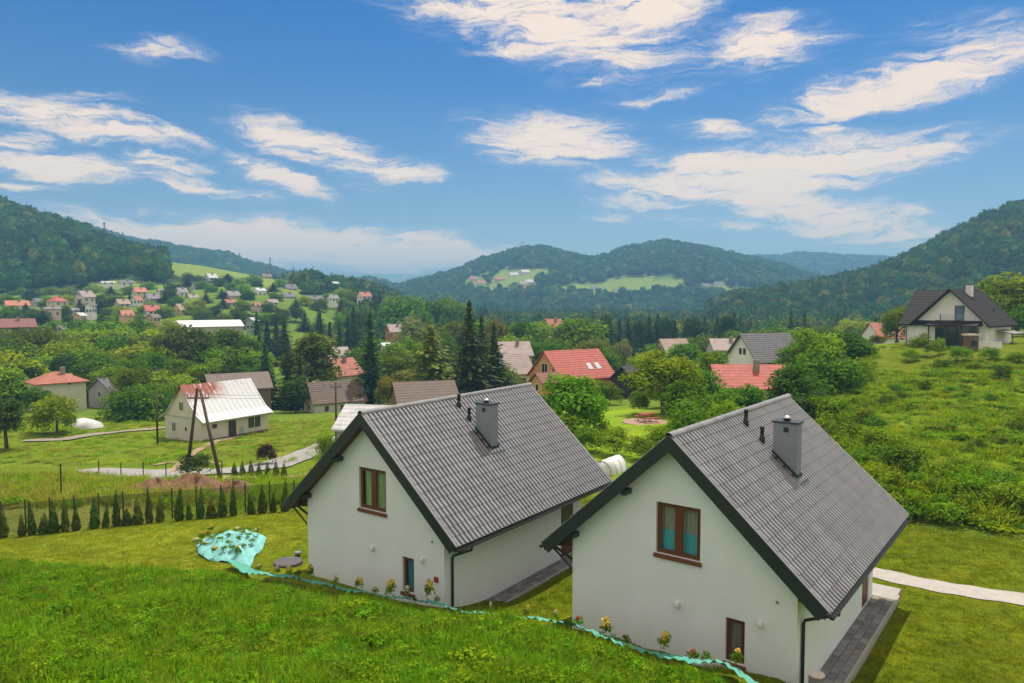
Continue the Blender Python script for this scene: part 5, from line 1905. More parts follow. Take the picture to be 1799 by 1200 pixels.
# ------------------------------------------------------------------ trees one can tell apart
T = [
    # name, label, crown, leaf, u, top row, width px, depth
    ('broadleaf_tree', 'big lime green tree at the left picture edge', 'round', 'lime', 25, 606, 150, 128),
    ('broadleaf_tree', 'dense dark green tree behind the lime tree at left', 'round', 'mid', 70, 568, 100, 165),
    ('broadleaf_tree', 'bright rounded tree above the red hipped roof', 'round', 'lime', 122, 592, 85, 148),
    ('broadleaf_tree', 'spreading olive green tree below the village', 'round', 'lime', 178, 556, 120, 190),
    ('broadleaf_tree', 'mid green tree right of the red hipped house', 'broad', 'mid', 205, 592, 90, 158),
    ('broadleaf_tree', 'leafy tree between grey cottage and village', 'broad', 'mid', 165, 620, 80, 135),
    ('broadleaf_tree', 'light tree left of the pale long building', 'broad', 'lime', 262, 578, 70, 180),
    ('conifer_tree', 'brownish dark pine left of the white hall', 'broad', 'deep', 320, 572, 90, 150),
    ('broadleaf_tree', 'bright tree in front of the white hall', 'broad', 'lime', 300, 560, 60, 200),
    ('broadleaf_tree', 'green tree right of the brownish pine', 'broad', 'mid', 362, 592, 80, 155),
    ('broadleaf_tree', 'sunlit tree below the right end of the hall', 'broad', 'mid', 405, 574, 90, 168),
    ('broadleaf_tree', 'shadowy tree behind the grey brown barn', 'tall', 'deep', 440, 592, 60, 150),
    ('spruce_tree', 'dark spruce left of the bright larch', 'spruce', 'spruce', 468, 600, 62, 124),
    ('spruce_tree', 'narrow dark spruce touching the larch', 'slim', 'spruce', 507, 588, 42, 126),
    ('larch_tree', 'tall larch with bright rounded top', 'tall', 'larch', 545, 572, 86, 130),
    ('spruce_tree', 'columnar dark spruce above the old cottage', 'slim', 'spruce', 652, 545, 60, 122),
    ('spruce_tree', 'spruce tip rising left of the columnar spruce', 'spruce', 'spruce', 622, 535, 44, 225),
    ('spruce_tree', 'broad pale green fir left of the tallest spruce', 'wide', 'larch', 757, 563, 112, 108),
    ('spruce_tree', 'tallest dark spruce behind the left white house', 'spruce', 'spruce', 825, 524, 92, 103),
    ('spruce_tree', 'second dark spruce leaning on the tallest one', 'spruce', 'spruce', 868, 566, 74, 107),
    ('willow_tree', 'pale silvery willow behind the broad fir', 'willow', 'pale', 735, 558, 75, 172),
    ('broadleaf_tree', 'large round dark tree beyond the spruces', 'round', 'mid', 715, 512, 90, 290),
    ('broadleaf_tree', 'round tree right of the large dark one', 'round', 'mid', 758, 520, 70, 300),
    ('broadleaf_tree', 'light round tree beyond the tallest spruce', 'round', 'lime', 790, 518, 60, 300),
    ('broadleaf_tree', 'reddish tipped tree right of the second spruce', 'broad', 'olive', 872, 560, 50, 175),
    ('broadleaf_tree', 'dark tree behind the grey pink roofed house', 'broad', 'mid', 908, 560, 60, 200),
    ('broadleaf_tree', 'yellow green tree left of the small red roof', 'broad', 'lime', 942, 562, 55, 205),
    ('broadleaf_tree', 'broad green tree straight behind the orange house', 'round', 'mid', 1015, 552, 115, 185),
    ('broadleaf_tree', 'lower rounded tree beside the orange roof ridge', 'round', 'mid', 985, 590, 60, 160),
    ('willow_tree', 'weeping silver green tree before the conifer row', 'willow', 'pale', 1094, 597, 36, 150),
    ('garden_tree', 'leafy fruit tree just right of the left white roof', 'broad', 'bushy', 1008, 655, 122, 60),
    ('garden_tree', 'tall dark tree left of the red bungalow roof', 'broad', 'bushy', 1165, 615, 104, 72),
    ('garden_tree', 'bushy tree above the garden table', 'broad', 'bushy', 1205, 668, 80, 62),
    ('garden_tree', 'dense green tree in front of the red bungalow', 'broad', 'mid', 1245, 685, 110, 58),
    ('garden_tree', 'bright tree between tan roof and dark roofed house', 'broad', 'lime', 1248, 614, 60, 98),
    ('garden_tree', 'small tree overlapping the red bungalow roof edge', 'broad', 'bushy', 1302, 674, 78, 62),
    ('garden_tree', 'shrubby tree behind the right white ridge', 'round', 'lime', 1290, 700, 70, 54),
    ('garden_tree', 'light leafy tree right of the dark roofed house', 'broad', 'lime', 1432, 574, 96, 88),
    ('garden_tree', 'dark leafy tree left of the hill house', 'broad', 'mid', 1482, 580, 84, 90),
    ('garden_tree', 'large tree at the left foot of the hillside', 'broad', 'bushy', 1452, 618, 120, 72),
    ('garden_tree', 'shaded tree between bungalow and hillside', 'broad', 'mid', 1398, 640, 90, 66),
    ('garden_tree', 'dark shrub tree behind the right white roof peak', 'broad', 'deep', 1418, 685, 80, 58),
    ('garden_tree', 'bush below the large hillside tree', 'round', 'bushy', 1458, 690, 70, 56),
    ('spruce_tree', 'dark spruce in the valley left of the red cottage', 'spruce', 'spruce', 1388, 545, 34, 230),
    ('spruce_tree', 'pair spruce right beside the valley spruce', 'spruce', 'spruce', 1412, 541, 34, 232),
    ('spruce_tree', 'spruce standing alone above the light leafy tree', 'spruce', 'spruce', 1470, 548, 28, 225),
    ('broadleaf_tree', 'round light tree in the valley behind the leafy tree', 'round', 'lime', 1500, 556, 60, 220),
    ('broadleaf_tree', 'bright tree right of the hill house', 'broad', 'lime', 1788, 478, 110, 118),
    ('broadleaf_tree', 'dark bush tree behind the lean to of the hill house', 'round', 'mid', 1800, 530, 60, 104),
    ('broadleaf_tree', 'tree peeking over the hill house left eaves', 'broad', 'mid', 1575, 535, 50, 125),
    ('conifer_tree', 'dark egg shaped conifer at the left edge of the field', 'tall', 'deep', 12, 690, 52, 74),
    ('broadleaf_tree', 'yellow green bushy tree before the red hipped house', 'round', 'lime', 100, 692, 70, 86),
    ('broadleaf_tree', 'tree hugging the left wall of the hipped house', 'round', 'mid', 72, 676, 50, 104),
    ('broadleaf_tree', 'broad bush left of the white cottage gable', 'round', 'mid', 250, 668, 105, 104),
    ('broadleaf_tree', 'green tree right of the small grey cottage', 'round', 'mid', 238, 640, 62, 116),
    ('broadleaf_tree', 'loose light tree above the cottage ridge', 'broad', 'lime', 300, 650, 80, 122),
    ('broadleaf_tree', 'dark bush behind the cottage and barn', 'round', 'deep', 350, 638, 70, 128),
    ('broadleaf_tree', 'thin tree left of the old brown cottage', 'broad', 'deep', 520, 660, 50, 116),
    ('broadleaf_tree', 'yellow green garden tree right of the columnar spruce', 'broad', 'olive', 708, 648, 60, 122),
    ('broadleaf_tree', 'rust tinted shrub by the yellow green garden tree', 'round', 'olive', 682, 660, 36, 118),
    ('broadleaf_tree', 'tree between grey hall and columnar spruce', 'broad', 'mid', 614, 612, 46, 160),
    ('conifer_tree', 'small golden conifer left of the orange house', 'thuja', 'olive', 922, 664, 24, 104),
    ('broadleaf_tree', 'round bush by the gate of the orange house', 'round', 'bushy', 1122, 684, 34, 84),
    ('broadleaf_tree', 'tree behind the black shed', 'broad', 'mid', 1130, 640, 50, 110),
    ('broadleaf_tree', 'leafy tree at the back of the valley gardens', 'round', 'lime', 1218, 590, 60, 170),
    ('garden_tree', 'rounded tree left of the red bungalow gable', 'round', 'bushy', 1218, 640, 90, 80),
    ('garden_tree', 'tree right behind the garden table', 'round', 'mid', 1162, 655, 56, 80),
    ('garden_tree', 'full green tree below the tan roof', 'round', 'lime', 1195, 628, 80, 96),
    ('garden_tree', 'thick tree right of the fruit tree', 'round', 'mid', 1066, 668, 44, 88),
    ('garden_tree', 'low dense tree behind the right white ridge start', 'round', 'bushy', 1225, 712, 90, 52),
    ('garden_tree', 'bushy tree between dark roofed house and hillside trees', 'round', 'bushy', 1400, 600, 80, 92),
    ('garden_tree', 'big bush at the top left of the hillside', 'round', 'lime', 1500, 628, 80, 76),
    ('garden_tree', 'thick bush left of the hillside foot', 'round', 'bushy', 1470, 720, 90, 50),
    ('garden_tree', 'dark bush right behind the right white roof', 'round', 'mid', 1430, 730, 80, 48),
    ('spruce_tree', 'spruce between the larch and the old cottage', 'spruce', 'spruce', 528, 622, 50, 122),
    ('spruce_tree', 'third dark spruce behind the tallest pair', 'spruce', 'spruce', 846, 552, 70, 112),
    ('broadleaf_tree', 'tree filling the gap between fir and columnar spruce', 'round', 'mid', 700, 610, 70, 140),
    ('broadleaf_tree', 'green tree left of the grey pink roofed house', 'round', 'bushy', 884, 640, 50, 112),
    ('broadleaf_tree', 'wide tree left of the red cottage on the slope', 'round', 'lime', 1505, 585, 60, 130),
]
for (nm, lb, kind, leaf, u, vt, w, d) in T:
    tree(nm, lb, kind, leaf, u, vt, w, d)
ORD = ['first', 'second', 'third', 'fourth', 'fifth', 'sixth', 'seventh', 'eighth', 'ninth', 'tenth', 'eleventh', 'twelfth', 'thirteenth', 'fourteenth', 'fifteenth', 'sixteenth',
       'seventeenth', 'eighteenth', 'nineteenth', 'twentieth', 'twenty-first', 'twenty-second', 'twenty-third', 'twenty-fourth', 'twenty-fifth', 'twenty-sixth', 'twenty-seventh', 'twenty-eighth', 'twenty-ninth', 'thirtieth', 'thirty-first', 'thirty-second', 'thirty-third', 'thirty-fourth', 'thirty-fifth', 'thirty-sixth', 'thirty-seventh', 'thirty-eighth', 'thirty-ninth', 'fortieth']
for i, u in enumerate(range(1066, 1290, 17)):
    tree('conifer_tree', '%s dark conifer from the left in the tall row behind the orange house' % ORD[i], 'slim' if i % 3 else 'tall', 'spruce' if i % 4 else 'deep', u + (i * 5) % 7, 548 + (i * 11) % 13, 36, 238 + (i * 7) % 12, 'tall conifer row in the valley')
for i, u in enumerate((452, 470, 486, 500, 564, 580, 597, 612, 632)):
    tree('conifer_tree', '%s dark conifer from the left in the belt below the village' % ORD[i], 'slim' if i % 2 else 'spruce', 'spruce' if i % 3 else 'deep', u, 545 + (i * 17) % 22, 38 + (i * 7) % 14, 218 + (i * 9) % 25, 'conifer belt below the village')
BELT = [(-12, 590, 90, 172), (8, 575, 80, 182), (48, 600, 90, 150), (95, 580, 80, 175), (140, 575, 80, 178), (150, 605, 90, 145), (190, 575, 90, 182), (225, 585, 90, 170), (240, 600, 90, 150), (250, 560, 70, 205), (285, 590, 80, 165), (300, 605, 80, 146),
        (335, 600, 80, 152), (380, 605, 80, 150), (385, 585, 70, 180), (420, 605, 80, 150), (445, 610, 70, 148), (-5, 640, 80, 118), (40, 640, 80, 124), (160, 640, 70, 126), (200, 640, 70, 124), (280, 640, 80, 126), (310, 665, 60, 118), (20, 560, 60, 215), (85, 562, 60, 215), (160, 600, 70, 160), (115, 620, 60, 135), (210, 565, 70, 210), (235, 625, 60, 134), (270, 612, 70, 142), (345, 575, 60, 190), (365, 630, 70, 130), (400, 640, 60, 128), (425, 580, 60, 185), (455, 640, 50, 125), (60, 622, 70, 138), (135, 560, 60, 225), (185, 615, 60, 142), (320, 628, 60, 134)]
BELT.sort()
for i, (u, vtop, w, d) in enumerate(BELT):
    tree('broadleaf_tree', '%s leafy tree from the left in the green belt below the village' % ORD[i], ('round', 'broad', 'round')[i % 3], ('mid', 'lime', 'bushy', 'mid', 'deep')[i % 5], u, vtop, w, d, 'leafy belt below the village')
BELT2 = [(660, 590, 60, 190), (690, 600, 60, 160), (725, 590, 60, 165), (775, 575, 60, 180), (800, 560, 60, 200), (850, 555, 60, 190), (890, 585, 60, 165), (925, 590, 60, 160), (960, 595, 60, 150), (1040, 590, 70, 160), (1060, 612, 60, 140),
         (1130, 615, 60, 135), (1155, 600, 60, 150), (1205, 600, 70, 140), (1235, 585, 60, 165), (1270, 590, 60, 170), (1300, 580, 60, 185), (1330, 575, 60, 190), (1365, 570, 70, 195), (1400, 580, 70, 170), (1440, 570, 60, 190), (1490, 590, 60, 160),
         (1530, 570, 60, 210)]
for i, (u, vtop, w, d) in enumerate(BELT2):
    tree('broadleaf_tree', '%s leafy tree from the left in the belt behind the middle houses' % ORD[i], ('round', 'broad', 'round')[i % 3], ('mid', 'lime', 'bushy', 'mid', 'larch')[i % 5], u, vtop, w, d, 'leafy belt behind the middle houses')
# trees between the village houses
vt = [(20, 552, 36), (60, 555, 40), (46, 550, 30), (118, 528, 24), (185, 522, 40), (200, 530, 46), (178, 540, 44), (206, 545, 40), (238, 552, 30), (300, 508, 28), (290, 525, 26), (330, 540, 34), (355, 545, 30), (375, 540, 34), (390, 520, 22),
      (430, 512, 24), (428, 530, 26), (440, 548, 34), (480, 508, 26), (492, 500, 22), (530, 496, 34), (545, 505, 36), (565, 500, 34), (602, 505, 30), (610, 520, 30), (520, 538, 26), (150, 500, 30), (90, 505, 34), (30, 505, 40), (130, 560, 36),
      (180, 560, 34), (255, 545, 26), (300, 490, 40), (340, 492, 44), (400, 492, 40), (355, 505, 26), (440, 490, 34), (415, 545, 28), (560, 545, 30), (600, 548, 26), (640, 535, 34), (660, 528, 32), (675, 545, 40), (12, 535, 30), (72, 525, 30), (110, 550, 30), (140, 540, 26), (168, 505, 40), (125, 508, 34), (60, 510, 40), (228, 528, 26), (260, 505, 26), (310, 530, 26), (380, 555, 36), (362, 525, 24), (395, 548, 30), (470, 530, 28), (488, 548, 30), (536, 545, 30), (580, 512, 30), (622, 505, 36), (645, 508, 34), (668, 510, 36), (690, 520, 40), (515, 490, 30), (555, 488, 26), (575, 492, 30), (40, 490, 30), (100, 492, 30), (10, 520, 34), (50, 528, 26), (85, 535, 24), (120, 520, 24), (172, 528, 26), (195, 512, 30), (228, 512, 26), (212, 552, 34), (190, 550, 34), (245, 560, 30), (268, 540, 24), (288, 545, 30), (300, 520, 24), (325, 512, 22), (350, 535, 26), (372, 512, 22), (385, 500, 24), (392, 530, 24), (420, 500, 24), (435, 520, 24), (420, 540, 28), (460, 512, 22), (470, 548, 30), (485, 520, 22), (495, 540, 26), (520, 525, 24), (535, 520, 26), (560, 522, 28), (565, 508, 26), (600, 525, 28), (615, 508, 28), (610, 540, 30), (630, 545, 34), (330, 500, 30), (405, 508, 22), (450, 500, 20), (150, 545, 28), (75, 558, 34)]
VT_USED = set()
for i, (u, vtop, w) in enumerate(vt):
    d = float(np.interp(vtop, [488, 505, 525, 545, 565], [480, 420, 350, 300, 260]))
    near = sorted(((abs(h[1] - u) + 1.6 * abs(h[2] - 8 - vtop), h) for h in V), key=lambda q: q[0])
    adj = ('rounded', 'dark', 'pointed', 'bright')[i % 4]
    lb = None
    for gap, h in near[:4]:
        short = ' '.join(h[0].split()[:7])
        for w_ in (' with', ' and', ' at', ' of', ' the', ' in', ' on', ' under', ' right', ' to', ' below', ' just', ' above', ' beside', ' two', ' left', ' its', ' a', ' behind', ' between', ' low', ' lower', ' pink', ' glimpsed', ' storey', ' close', ' high'):
            if short.endswith(w_):
                short = short[:-len(w_)]
        dx, dy = u - h[1], vtop - (h[2] - 12)
        side = ('left of' if dx < 0 else 'right of') if abs(dx) > abs(dy) else ('above' if dy < 0 else 'below')
        lb = '%s tree just %s the %s' % (adj, side, short)
        if lb not in VT_USED:
            break
    VT_USED.add(lb)
    tree('village_tree', lb, ('round', 'broad', 'spruce', 'round')[i % 4], ('mid', 'deep', 'spruce', 'lime')[i % 4], u, vtop, w, d, 'trees between the village houses', hmin=5)

# shrubs on the right hillside
SH = [(1510, 745, 44, 58), (1540, 770, 34, 52), (1600, 640, 26, 84), (1655, 662, 28, 78), (1690, 650, 34, 80), (1715, 800, 32, 44), (1712, 668, 26, 76), (1760, 690, 30, 70), (1735, 640, 30, 80), (1795, 752, 40, 48), (1640, 745, 22, 58),
      (1560, 715, 24, 64), (1590, 705, 22, 66), (1625, 690, 22, 70), (1785, 655, 30, 78), (1570, 690, 22, 70), (1690, 720, 22, 62), (1740, 735, 24, 58), (1655, 860, 60, 37), (1590, 850, 70, 39), (1560, 800, 70, 44), (1530, 830, 60, 41),
      (1700, 880, 60, 35), (1775, 890, 70, 33.5), (1620, 880, 50, 36), (1740, 868, 50, 36)]
SHL = ['dark shrub high in the middle of the hillside weeds', 'round shrub below the dark middle shrub', 'shrub at the hillside top left of the garden grill', 'shrub just below the hill house lawn', 'broad shrub under the garden grill',
       'upright lone shrub in the lower right hillside', 'small shrub right of the broad one under the grill', 'shrub on the upper right hillside', 'shrub at the edge of the white garden wall', 'dark shrub at the right picture edge',
       'low tuft shrub in the centre of the hillside', 'small shrub upper left on the hillside', 'small shrub right of the upper left one', 'knee high shrub near the hillside centre line', 'shrub below the brown bank by the hill house',
       'little shrub under the terrace of the hill house', 'little shrub right of the hillside centre', 'little shrub above the lone upright one', 'leafy bush at the hillside foot right of the white roof corner', 'leafy bush touching the right white roof edge',
       'yellow green bush along the right white roof edge', 'bush nearest the middle of the right roof edge', 'leafy bush in the foot row above the lawn', 'leafy bush at the far right of the foot row', 'bush between roof corner and foot row', 'bush behind the foot row of the hillside']
for i, ((u, vtop, w, d), lb) in enumerate(zip(SH, SHL)):
    tree('hillside_shrub', lb, 'shrub', ('bushy', 'mid', 'hillside', 'mid')[i % 4] if i < 18 else ('hillside', 'bushy')[i % 2], u, vtop, w, d, 'shrubs on the right hillside', 'shrub', .5, .05, False)
# garden shrubs and others
for (lb, u, vtop, w, d, leaf) in [('purple leaved shrub beside the lane below the cottage', 469, 778, 30, 66, 'purple'), ('dark green bush round the foot of the double pole', 342, 805, 52, 58, 'deep'),
                                  ('bush by the left white house verge', 585, 762, 44, 62, 'bushy'), ('low hedge bush behind the white polytunnel', 1080, 765, 60, 50, 'bushy'), ('bush left of the polytunnel', 1030, 762, 54, 52, 'bushy'),
                                  ('round dark shrub on the garden lawn', 1124, 690, 28, 74, 'mid'), ('yellow shrub on the garden lawn edge', 1055, 742, 22, 58, 'lime'), ('bush right of the polytunnel', 1125, 775, 50, 48, 'mid'),
                                  ('bush below the garden table', 1165, 752, 60, 50, 'bushy'), ('leafy shrub under the fruit tree', 1000, 742, 60, 56, 'mid'), ('reddish hedge before the red roofed cottage', 1545, 596, 26, 112, 'olive'),
                                  ('dark bush before the hill house left corner', 1622, 585, 36, 86, 'mid'), ('green bush at the hill house corner', 1648, 592, 20, 86, 'lime')]:
    tree('garden_shrub', lb, 'shrub', leaf, u, vtop, w, d, None, 'shrub', .6, .05, False)

# ------------------------------------------------------------------ thuja rows
n_th = 24
for i in range(n_th):
    u = 12 + i * 21.2 + ((i * 37) % 13 - 6)
    d = float(fence_d(u)) - .55
    hgt = [1.25, .9, 1.35, .75, 1.15, 1.45, 1.0][i % 7] * (1 + .05 * (i % 5))
    p = gp(u, d)
    t = thing('thuja', 'slim thuja, %s from the left in the row along the mesh fence' % ORD[i], 'thuja', p, i * 1.3, 'thuja row along the fence')
    t.rotation_euler = (.05 * math.sin(i * 2.1), .06 * math.sin(i * 3.7), i * 1.3)
    wdt = [.7, .55, .8, .5, .62, .72, .58][(i * 3) % 7]
    link('crown', crown_mesh('thuja', i, 'thuja'), t, scale=(wdt / .58, wdt / .58, hgt * 1.12))
    link('trunk', STEMS[i % 2], t, scale=(.6, .6, hgt * .8))
for i, u in enumerate((412, 426, 441, 455, 470, 485, 499)):
    t = thing('thuja', 'dark thuja, %s from the left in the short row by the lane' % ORD[i], 'thuja', gp(u, 57.8), i, 'short thuja row by the lane')
    link('crown', crown_mesh('thuja', i + 1, 'thuja'), t, scale=(1.5, 1.5, 1.25 + .1 * (i % 3)))
    link('trunk', STEMS[i % 2], t, scale=(.6, .6, .9))

# ------------------------------------------------------------------ mesh fence behind the thujas
M_POST = mat('fence_post', (.035, .045, .038), .6, .2, 10)


def net_mat():
    m = bpy.data.materials.new('green_net')
    nt, N, L, B = nodes(m)
    B.inputs['Base Color'].default_value = (.030, .060, .022, 1)
    B.inputs['Roughness'].default_value = .8
    tr = N.new('ShaderNodeBsdfTransparent')
    mx = N.new('ShaderNodeMixShader')
    ck = N.new('ShaderNodeTexNoise')
    tc = N.new('ShaderNodeTexCoord')
    ck.inputs['Scale'].default_value = 14
    L.new(tc.outputs['Object'], ck.inputs['Vector'])
    mr = N.new('ShaderNodeMapRange')
    for k, x in ((1, .3), (2, .7), (3, .30), (4, .58)):
        mr.inputs[k].default_value = x
    L.new(ck.outputs['Fac'], mr.inputs[0])
    L.new(mr.outputs[0], mx.inputs[0])
    L.new(tr.outputs[0], mx.inputs[1])
    L.new(B.outputs[0], mx.inputs[2])
    L.new(mx.outputs[0], N['Material Output'].inputs['Surface'])
    return m


f0 = gp(-40, float(fence_d(-40)))
fence = thing('mesh_fence', 'green mesh fence with thin posts behind the thuja row', 'fence', f0)
M_NET = net_mat()
fu = np.linspace(-40, 560, 15)
prev = None
for i, u in enumerate(fu):
    p = gp(float(u), float(fence_d(u))) - f0
    b = MB().tube([(p.x, p.y, p.z - .3), (p.x, p.y, p.z + 1.5)], .032, 6)
    b.build('post', M_POST, fence)
    if prev is not None:
        n = 6
        vv = []
        for k in range(n + 1):
            q = prev.lerp(p, k / n)
            zz = gz(q.x + f0.x, q.y + f0.y) - f0.z
            vv += [(q.x, q.y, zz + .02), (q.x, q.y, zz + 1.32)]
        link('mesh_panel', np_mesh('mesh_panel', np.array(vv), np.array([(2 * k, 2 * k + 2, 2 * k + 3, 2 * k + 1) for k in range(n)]), M_NET), fence)
        MB().tube([prev + Vector((0, 0, 1.33)), p + Vector((0, 0, 1.33))], .008, 5).build('tension_wire', M_POST, fence)
    prev = p
for i, (u, d) in enumerate([(108, 40), (174, 58), (213, 57.5), (252, 57), (292, 56.5), (390, 55.5)]):
    q = gp(u, d)
    o = MB().tube([(0, 0, -.3), (0, 0, .9), (.01, 0, 1.35 if i else 1.9)], .04, 6)
    t = thing('field_post', 'thin dark field post, %s from the left' % ORD[i], 'post', q, 0, 'thin posts in the field')
    o.build('shaft', M_POST, t)
    MB().lathe([(.05, 0), (.055, .05), (.02, .08)], 6, (.01, 0, 1.35 if i else 1.9)).build('cap', M_POST, t)

# ------------------------------------------------------------------ poles and wires
M_POLE = mat('tarred_pole', (.075, .048, .032), .85, .35, 3, .4, 30, stretch=(1, 1, .2))
M_INS = mat('insulator', (.10, .07, .06), .3, .2, 8)


def a_pole():
    b0, b1 = gp(327, 59), gp(389, 55)
    top = at(349, 682, 57)
    t = thing('double_pole', 'A shaped double wooden power pole with crossarm in front of the cottage', 'power pole', (b0 + b1) / 2)
    o = t.location
    MB().tube([b0 - o - Vector((0, 0, .3)), top - o + Vector((-.12, .03, 0))], [.15, .10], 9).build('pole_leg', M_POLE, t, True)
    MB().tube([b1 - o - Vector((0, 0, .3)), top - o + Vector((.12, -.03, -.1))], [.15, .10], 9).build('pole_leg', M_POLE, t, True)
    c = top - o + Vector((0, 0, -.75))
    MB().box((c.x - .85, c.y - .2, c.z - .05), (c.x + .85, c.y - .1, c.z + .05)).build('crossarm', M_POLE, t)
    for x in (-.78, -.55, .55, .78):
        MB().lathe([(.012, 0), (.012, .1), (.045, .12), (.045, .2), (.03, .24), (.045, .28), (.02, .32)], 8, (c.x + x, c.y - .15, c.z + .05)).build('insulator', M_INS, t)
    return [top + Vector((x, -.15, -.42)) for x in (-.78, .78)]


ends = a_pole()


def pole(u, d, vt, lb):
    b = gp(u, d)
    h = zv(vt, d) - b.z
    t = thing('wooden_pole', lb, 'power pole', b)
    MB().tube([(0, 0, -.3), (0, 0, h)], [.13, .085], 8).build('shaft', M_POLE, t, True)
    MB().box((-.55, -.05, h - .5), (.55, .04, h - .42)).build('crossarm', M_POLE, t)
    for x in (-.45, .45):
        MB().lathe([(.012, 0), (.012, .08), (.04, .1), (.04, .2), (.02, .25)], 6, (x, 0, h - .42)).build('insulator', M_INS, t)
    return [b + Vector((x, 0, h - .2)) for x in (-.45, .45)]


e2 = pole(277, 78, 690, 'single wooden pole left of the white cottage')
e3 = pole(591, 75, 672, 'thin wooden pole before the old brown cottage')
e4 = pole(172, 120, 660, 'thin pole beside the small grey cottage')


def wire(a, b, sag, lb):
    pts = [a.lerp(b, k / 14) - Vector((0, 0, sag * 4 * (k / 14) * (1 - k / 14))) for k in range(15)]
    o = thing('power_line', lb, 'cable', a)
    MB().tube([p - a for p in pts], .012, 4).build('wire', M_BLACK, o)


wire(ends[1], e3[0], .5, 'upper power wire running right from the double pole')
wire(ends[1] - Vector((0, 0, .25)), e3[1], .6, 'lower power wire running right from the double pole')
wire(ends[0], e2[0], .4, 'power wire between double pole and single pole')
wire(e2[1], e4[0], .5, 'power wire running left from the single pole')

M_MAST = mat('mast_steel', (.16, .12, .12), .6, .2, 2)


def mast(u, vb, vt, d, w, lb):
    b = at(u, vb, d)
    h = zv(vt, d) - b.z
    t = thing('lattice_mast', lb, 'mast', b)
    for sx in (-1, 1):
        for sy in (-1, 1):
            MB().tube([(sx * w, sy * w, -12), (sx * w * .3, sy * w * .3, h)], [w * .14, w * .1], 4).build('mast_leg', M_MAST, t)
    br = MB()
    n = 9
    for k in range(n):
        z0, z1 = h * k / n, h * (k + 1) / n
        w0, w1 = w * (1 - .7 * k / n), w * (1 - .7 * (k + 1) / n)
        for s in (-1, 1):
            br.tube([(-w0, s * w0, z0), (w1, s * w1, z1)], w * .06, 4).tube([(w0, s * w0, z0), (-w1, s * w1, z1)], w * .06, 4)
    br.build('bracing', M_MAST, t)
    MB().box((-w * 1.1, -w * .3, h * .9), (w * 1.1, w * .3, h * .93)).build('antenna_arm', M_MAST, t)


mast(184, 425, 390, 620, 1.0, 'tall lattice mast at the end of the left wooded hill')
mast(216, 436, 407, 640, .8, 'fainter mast right of the tall one on the left hill')
mast(475, 480, 452, 700, .9, 'mast standing on the crest of the left meadow')
mast(421, 462, 444, 1400, 1.5, 'thin mast on the hazy ridge behind the left meadow')
mast(918, 443, 424, 1345, 1.6, 'lookout mast on top of the middle hill')

# ------------------------------------------------------------------ garden things
M_TURQ = mat('turquoise_sheet', (.10, .40, .32), .7, .25, 1.5, .6, 12, wpos=True, c2=(.055, .30, .22))
M_BED = mat('bed_sheet', (.26, .62, .60), .7, .25, 5, .9, 16, wpos=True, c2=(.13, .42, .40))
M_FILM = mat('white_film', (.74, .76, .76), .35, .06, 2)


def turquoise_bed():
    """planting sheet spread over an uneven mound"""
    us = [(345, 968), (352, 955), (385, 948), (425, 944), (452, 946), (469, 955), (462, 975), (447, 992), (440, 1012), (400, 1003), (365, 998), (349, 985)]
    ring = []
    for (u, v) in us:
        d = 10.1 * F / (v - 525)
        ring.append(gp(u, d))
    c = sum(ring, Vector()) / len(ring)
    n = len(ring)
    v, f = [], []
    rings = 22
    for r in range(rings + 1):
        t = r / rings
        for k in range(n * 6):
            a, b = ring[k // 6], ring[(k // 6 + 1) % n]
            q = a.lerp(b, (k % 6) / 6)
            p = c.lerp(q, t)
            z = gz(p.x, p.y) + .05 + .46 * (1 - t * t) + (.07 * math.sin(p.x * 9 + p.y * 5) + .06 * math.sin(p.x * 17 - p.y * 13) + .045 * math.sin(p.y * 31 + p.x * 6)) * (1 - .6 * t)
            v.append((p.x, p.y, z))
    m = n * 6
    for r in range(rings):
        for k in range(m):
            f.append((r * m + k, r * m + (k + 1) % m, (r + 1) * m + (k + 1) % m, (r + 1) * m + k))
    o = link('planting_sheet', np_mesh('planting_sheet', np.array(v), np.array(f)[:, ::-1], M_BED, True))
    tag(o, 'turquoise planting sheet over a flower bed on the left lawn', 'sheet')
    return ring, c


ring, bedc = turquoise_bed()
pts = [upt(404, 26.9), upt(425, 26.1)] + [upt(u, float(meadow_edge(u)) - .12) for u in (440, 500, 560, 620, 700, 780, 860, 940, 1020, 1100, 1180, 1260, 1340, 1440)]
s = strip('planting_strip', pts, [.4, .45, .42, .34, .26, .32, .24, .28, .34, .28, .24, .30, .26, .28, .26, .26], M_TURQ, .26, .12, kind=None, across=6)
tag(s, 'long turquoise sheet strip edging the meadow before both houses', 'sheet')
# let the strip ripple
vv = np.empty(len(s.data.vertices) * 3, np.float32)
s.data.vertices.foreach_get('co', vv)
vv = vv.reshape(-1, 3)
vv[:, 2] += .03 * np.sin(vv[:, 0] * 7 + vv[:, 1] * 4) + .03 * np.sin(vv[:, 0] * 15 - vv[:, 1] * 21) + .025 * np.sin(vv[:, 0] * 37 + vv[:, 1] * 29)
s.data.vertices.foreach_set('co', vv.ravel())
s.data.update()

M_FLY = mat('yellow_bloom', (.80, .62, .10), .7, .2, 9)
M_FLW = mat('cream_bloom', (.75, .70, .52), .7, .15, 9)
M_FLR = mat('red_bloom', (.50, .12, .05), .7, .2, 9)


def plant_proto(seed, n, h):
    v, f = broad_crown(seed, 9, n, .085, .40, .42, .44, (.16, .26))
    return np_mesh('foliage', v, f, LEAF['bushy'])


PL = [plant_proto(3000 + k, 130, 1) for k in range(3)]


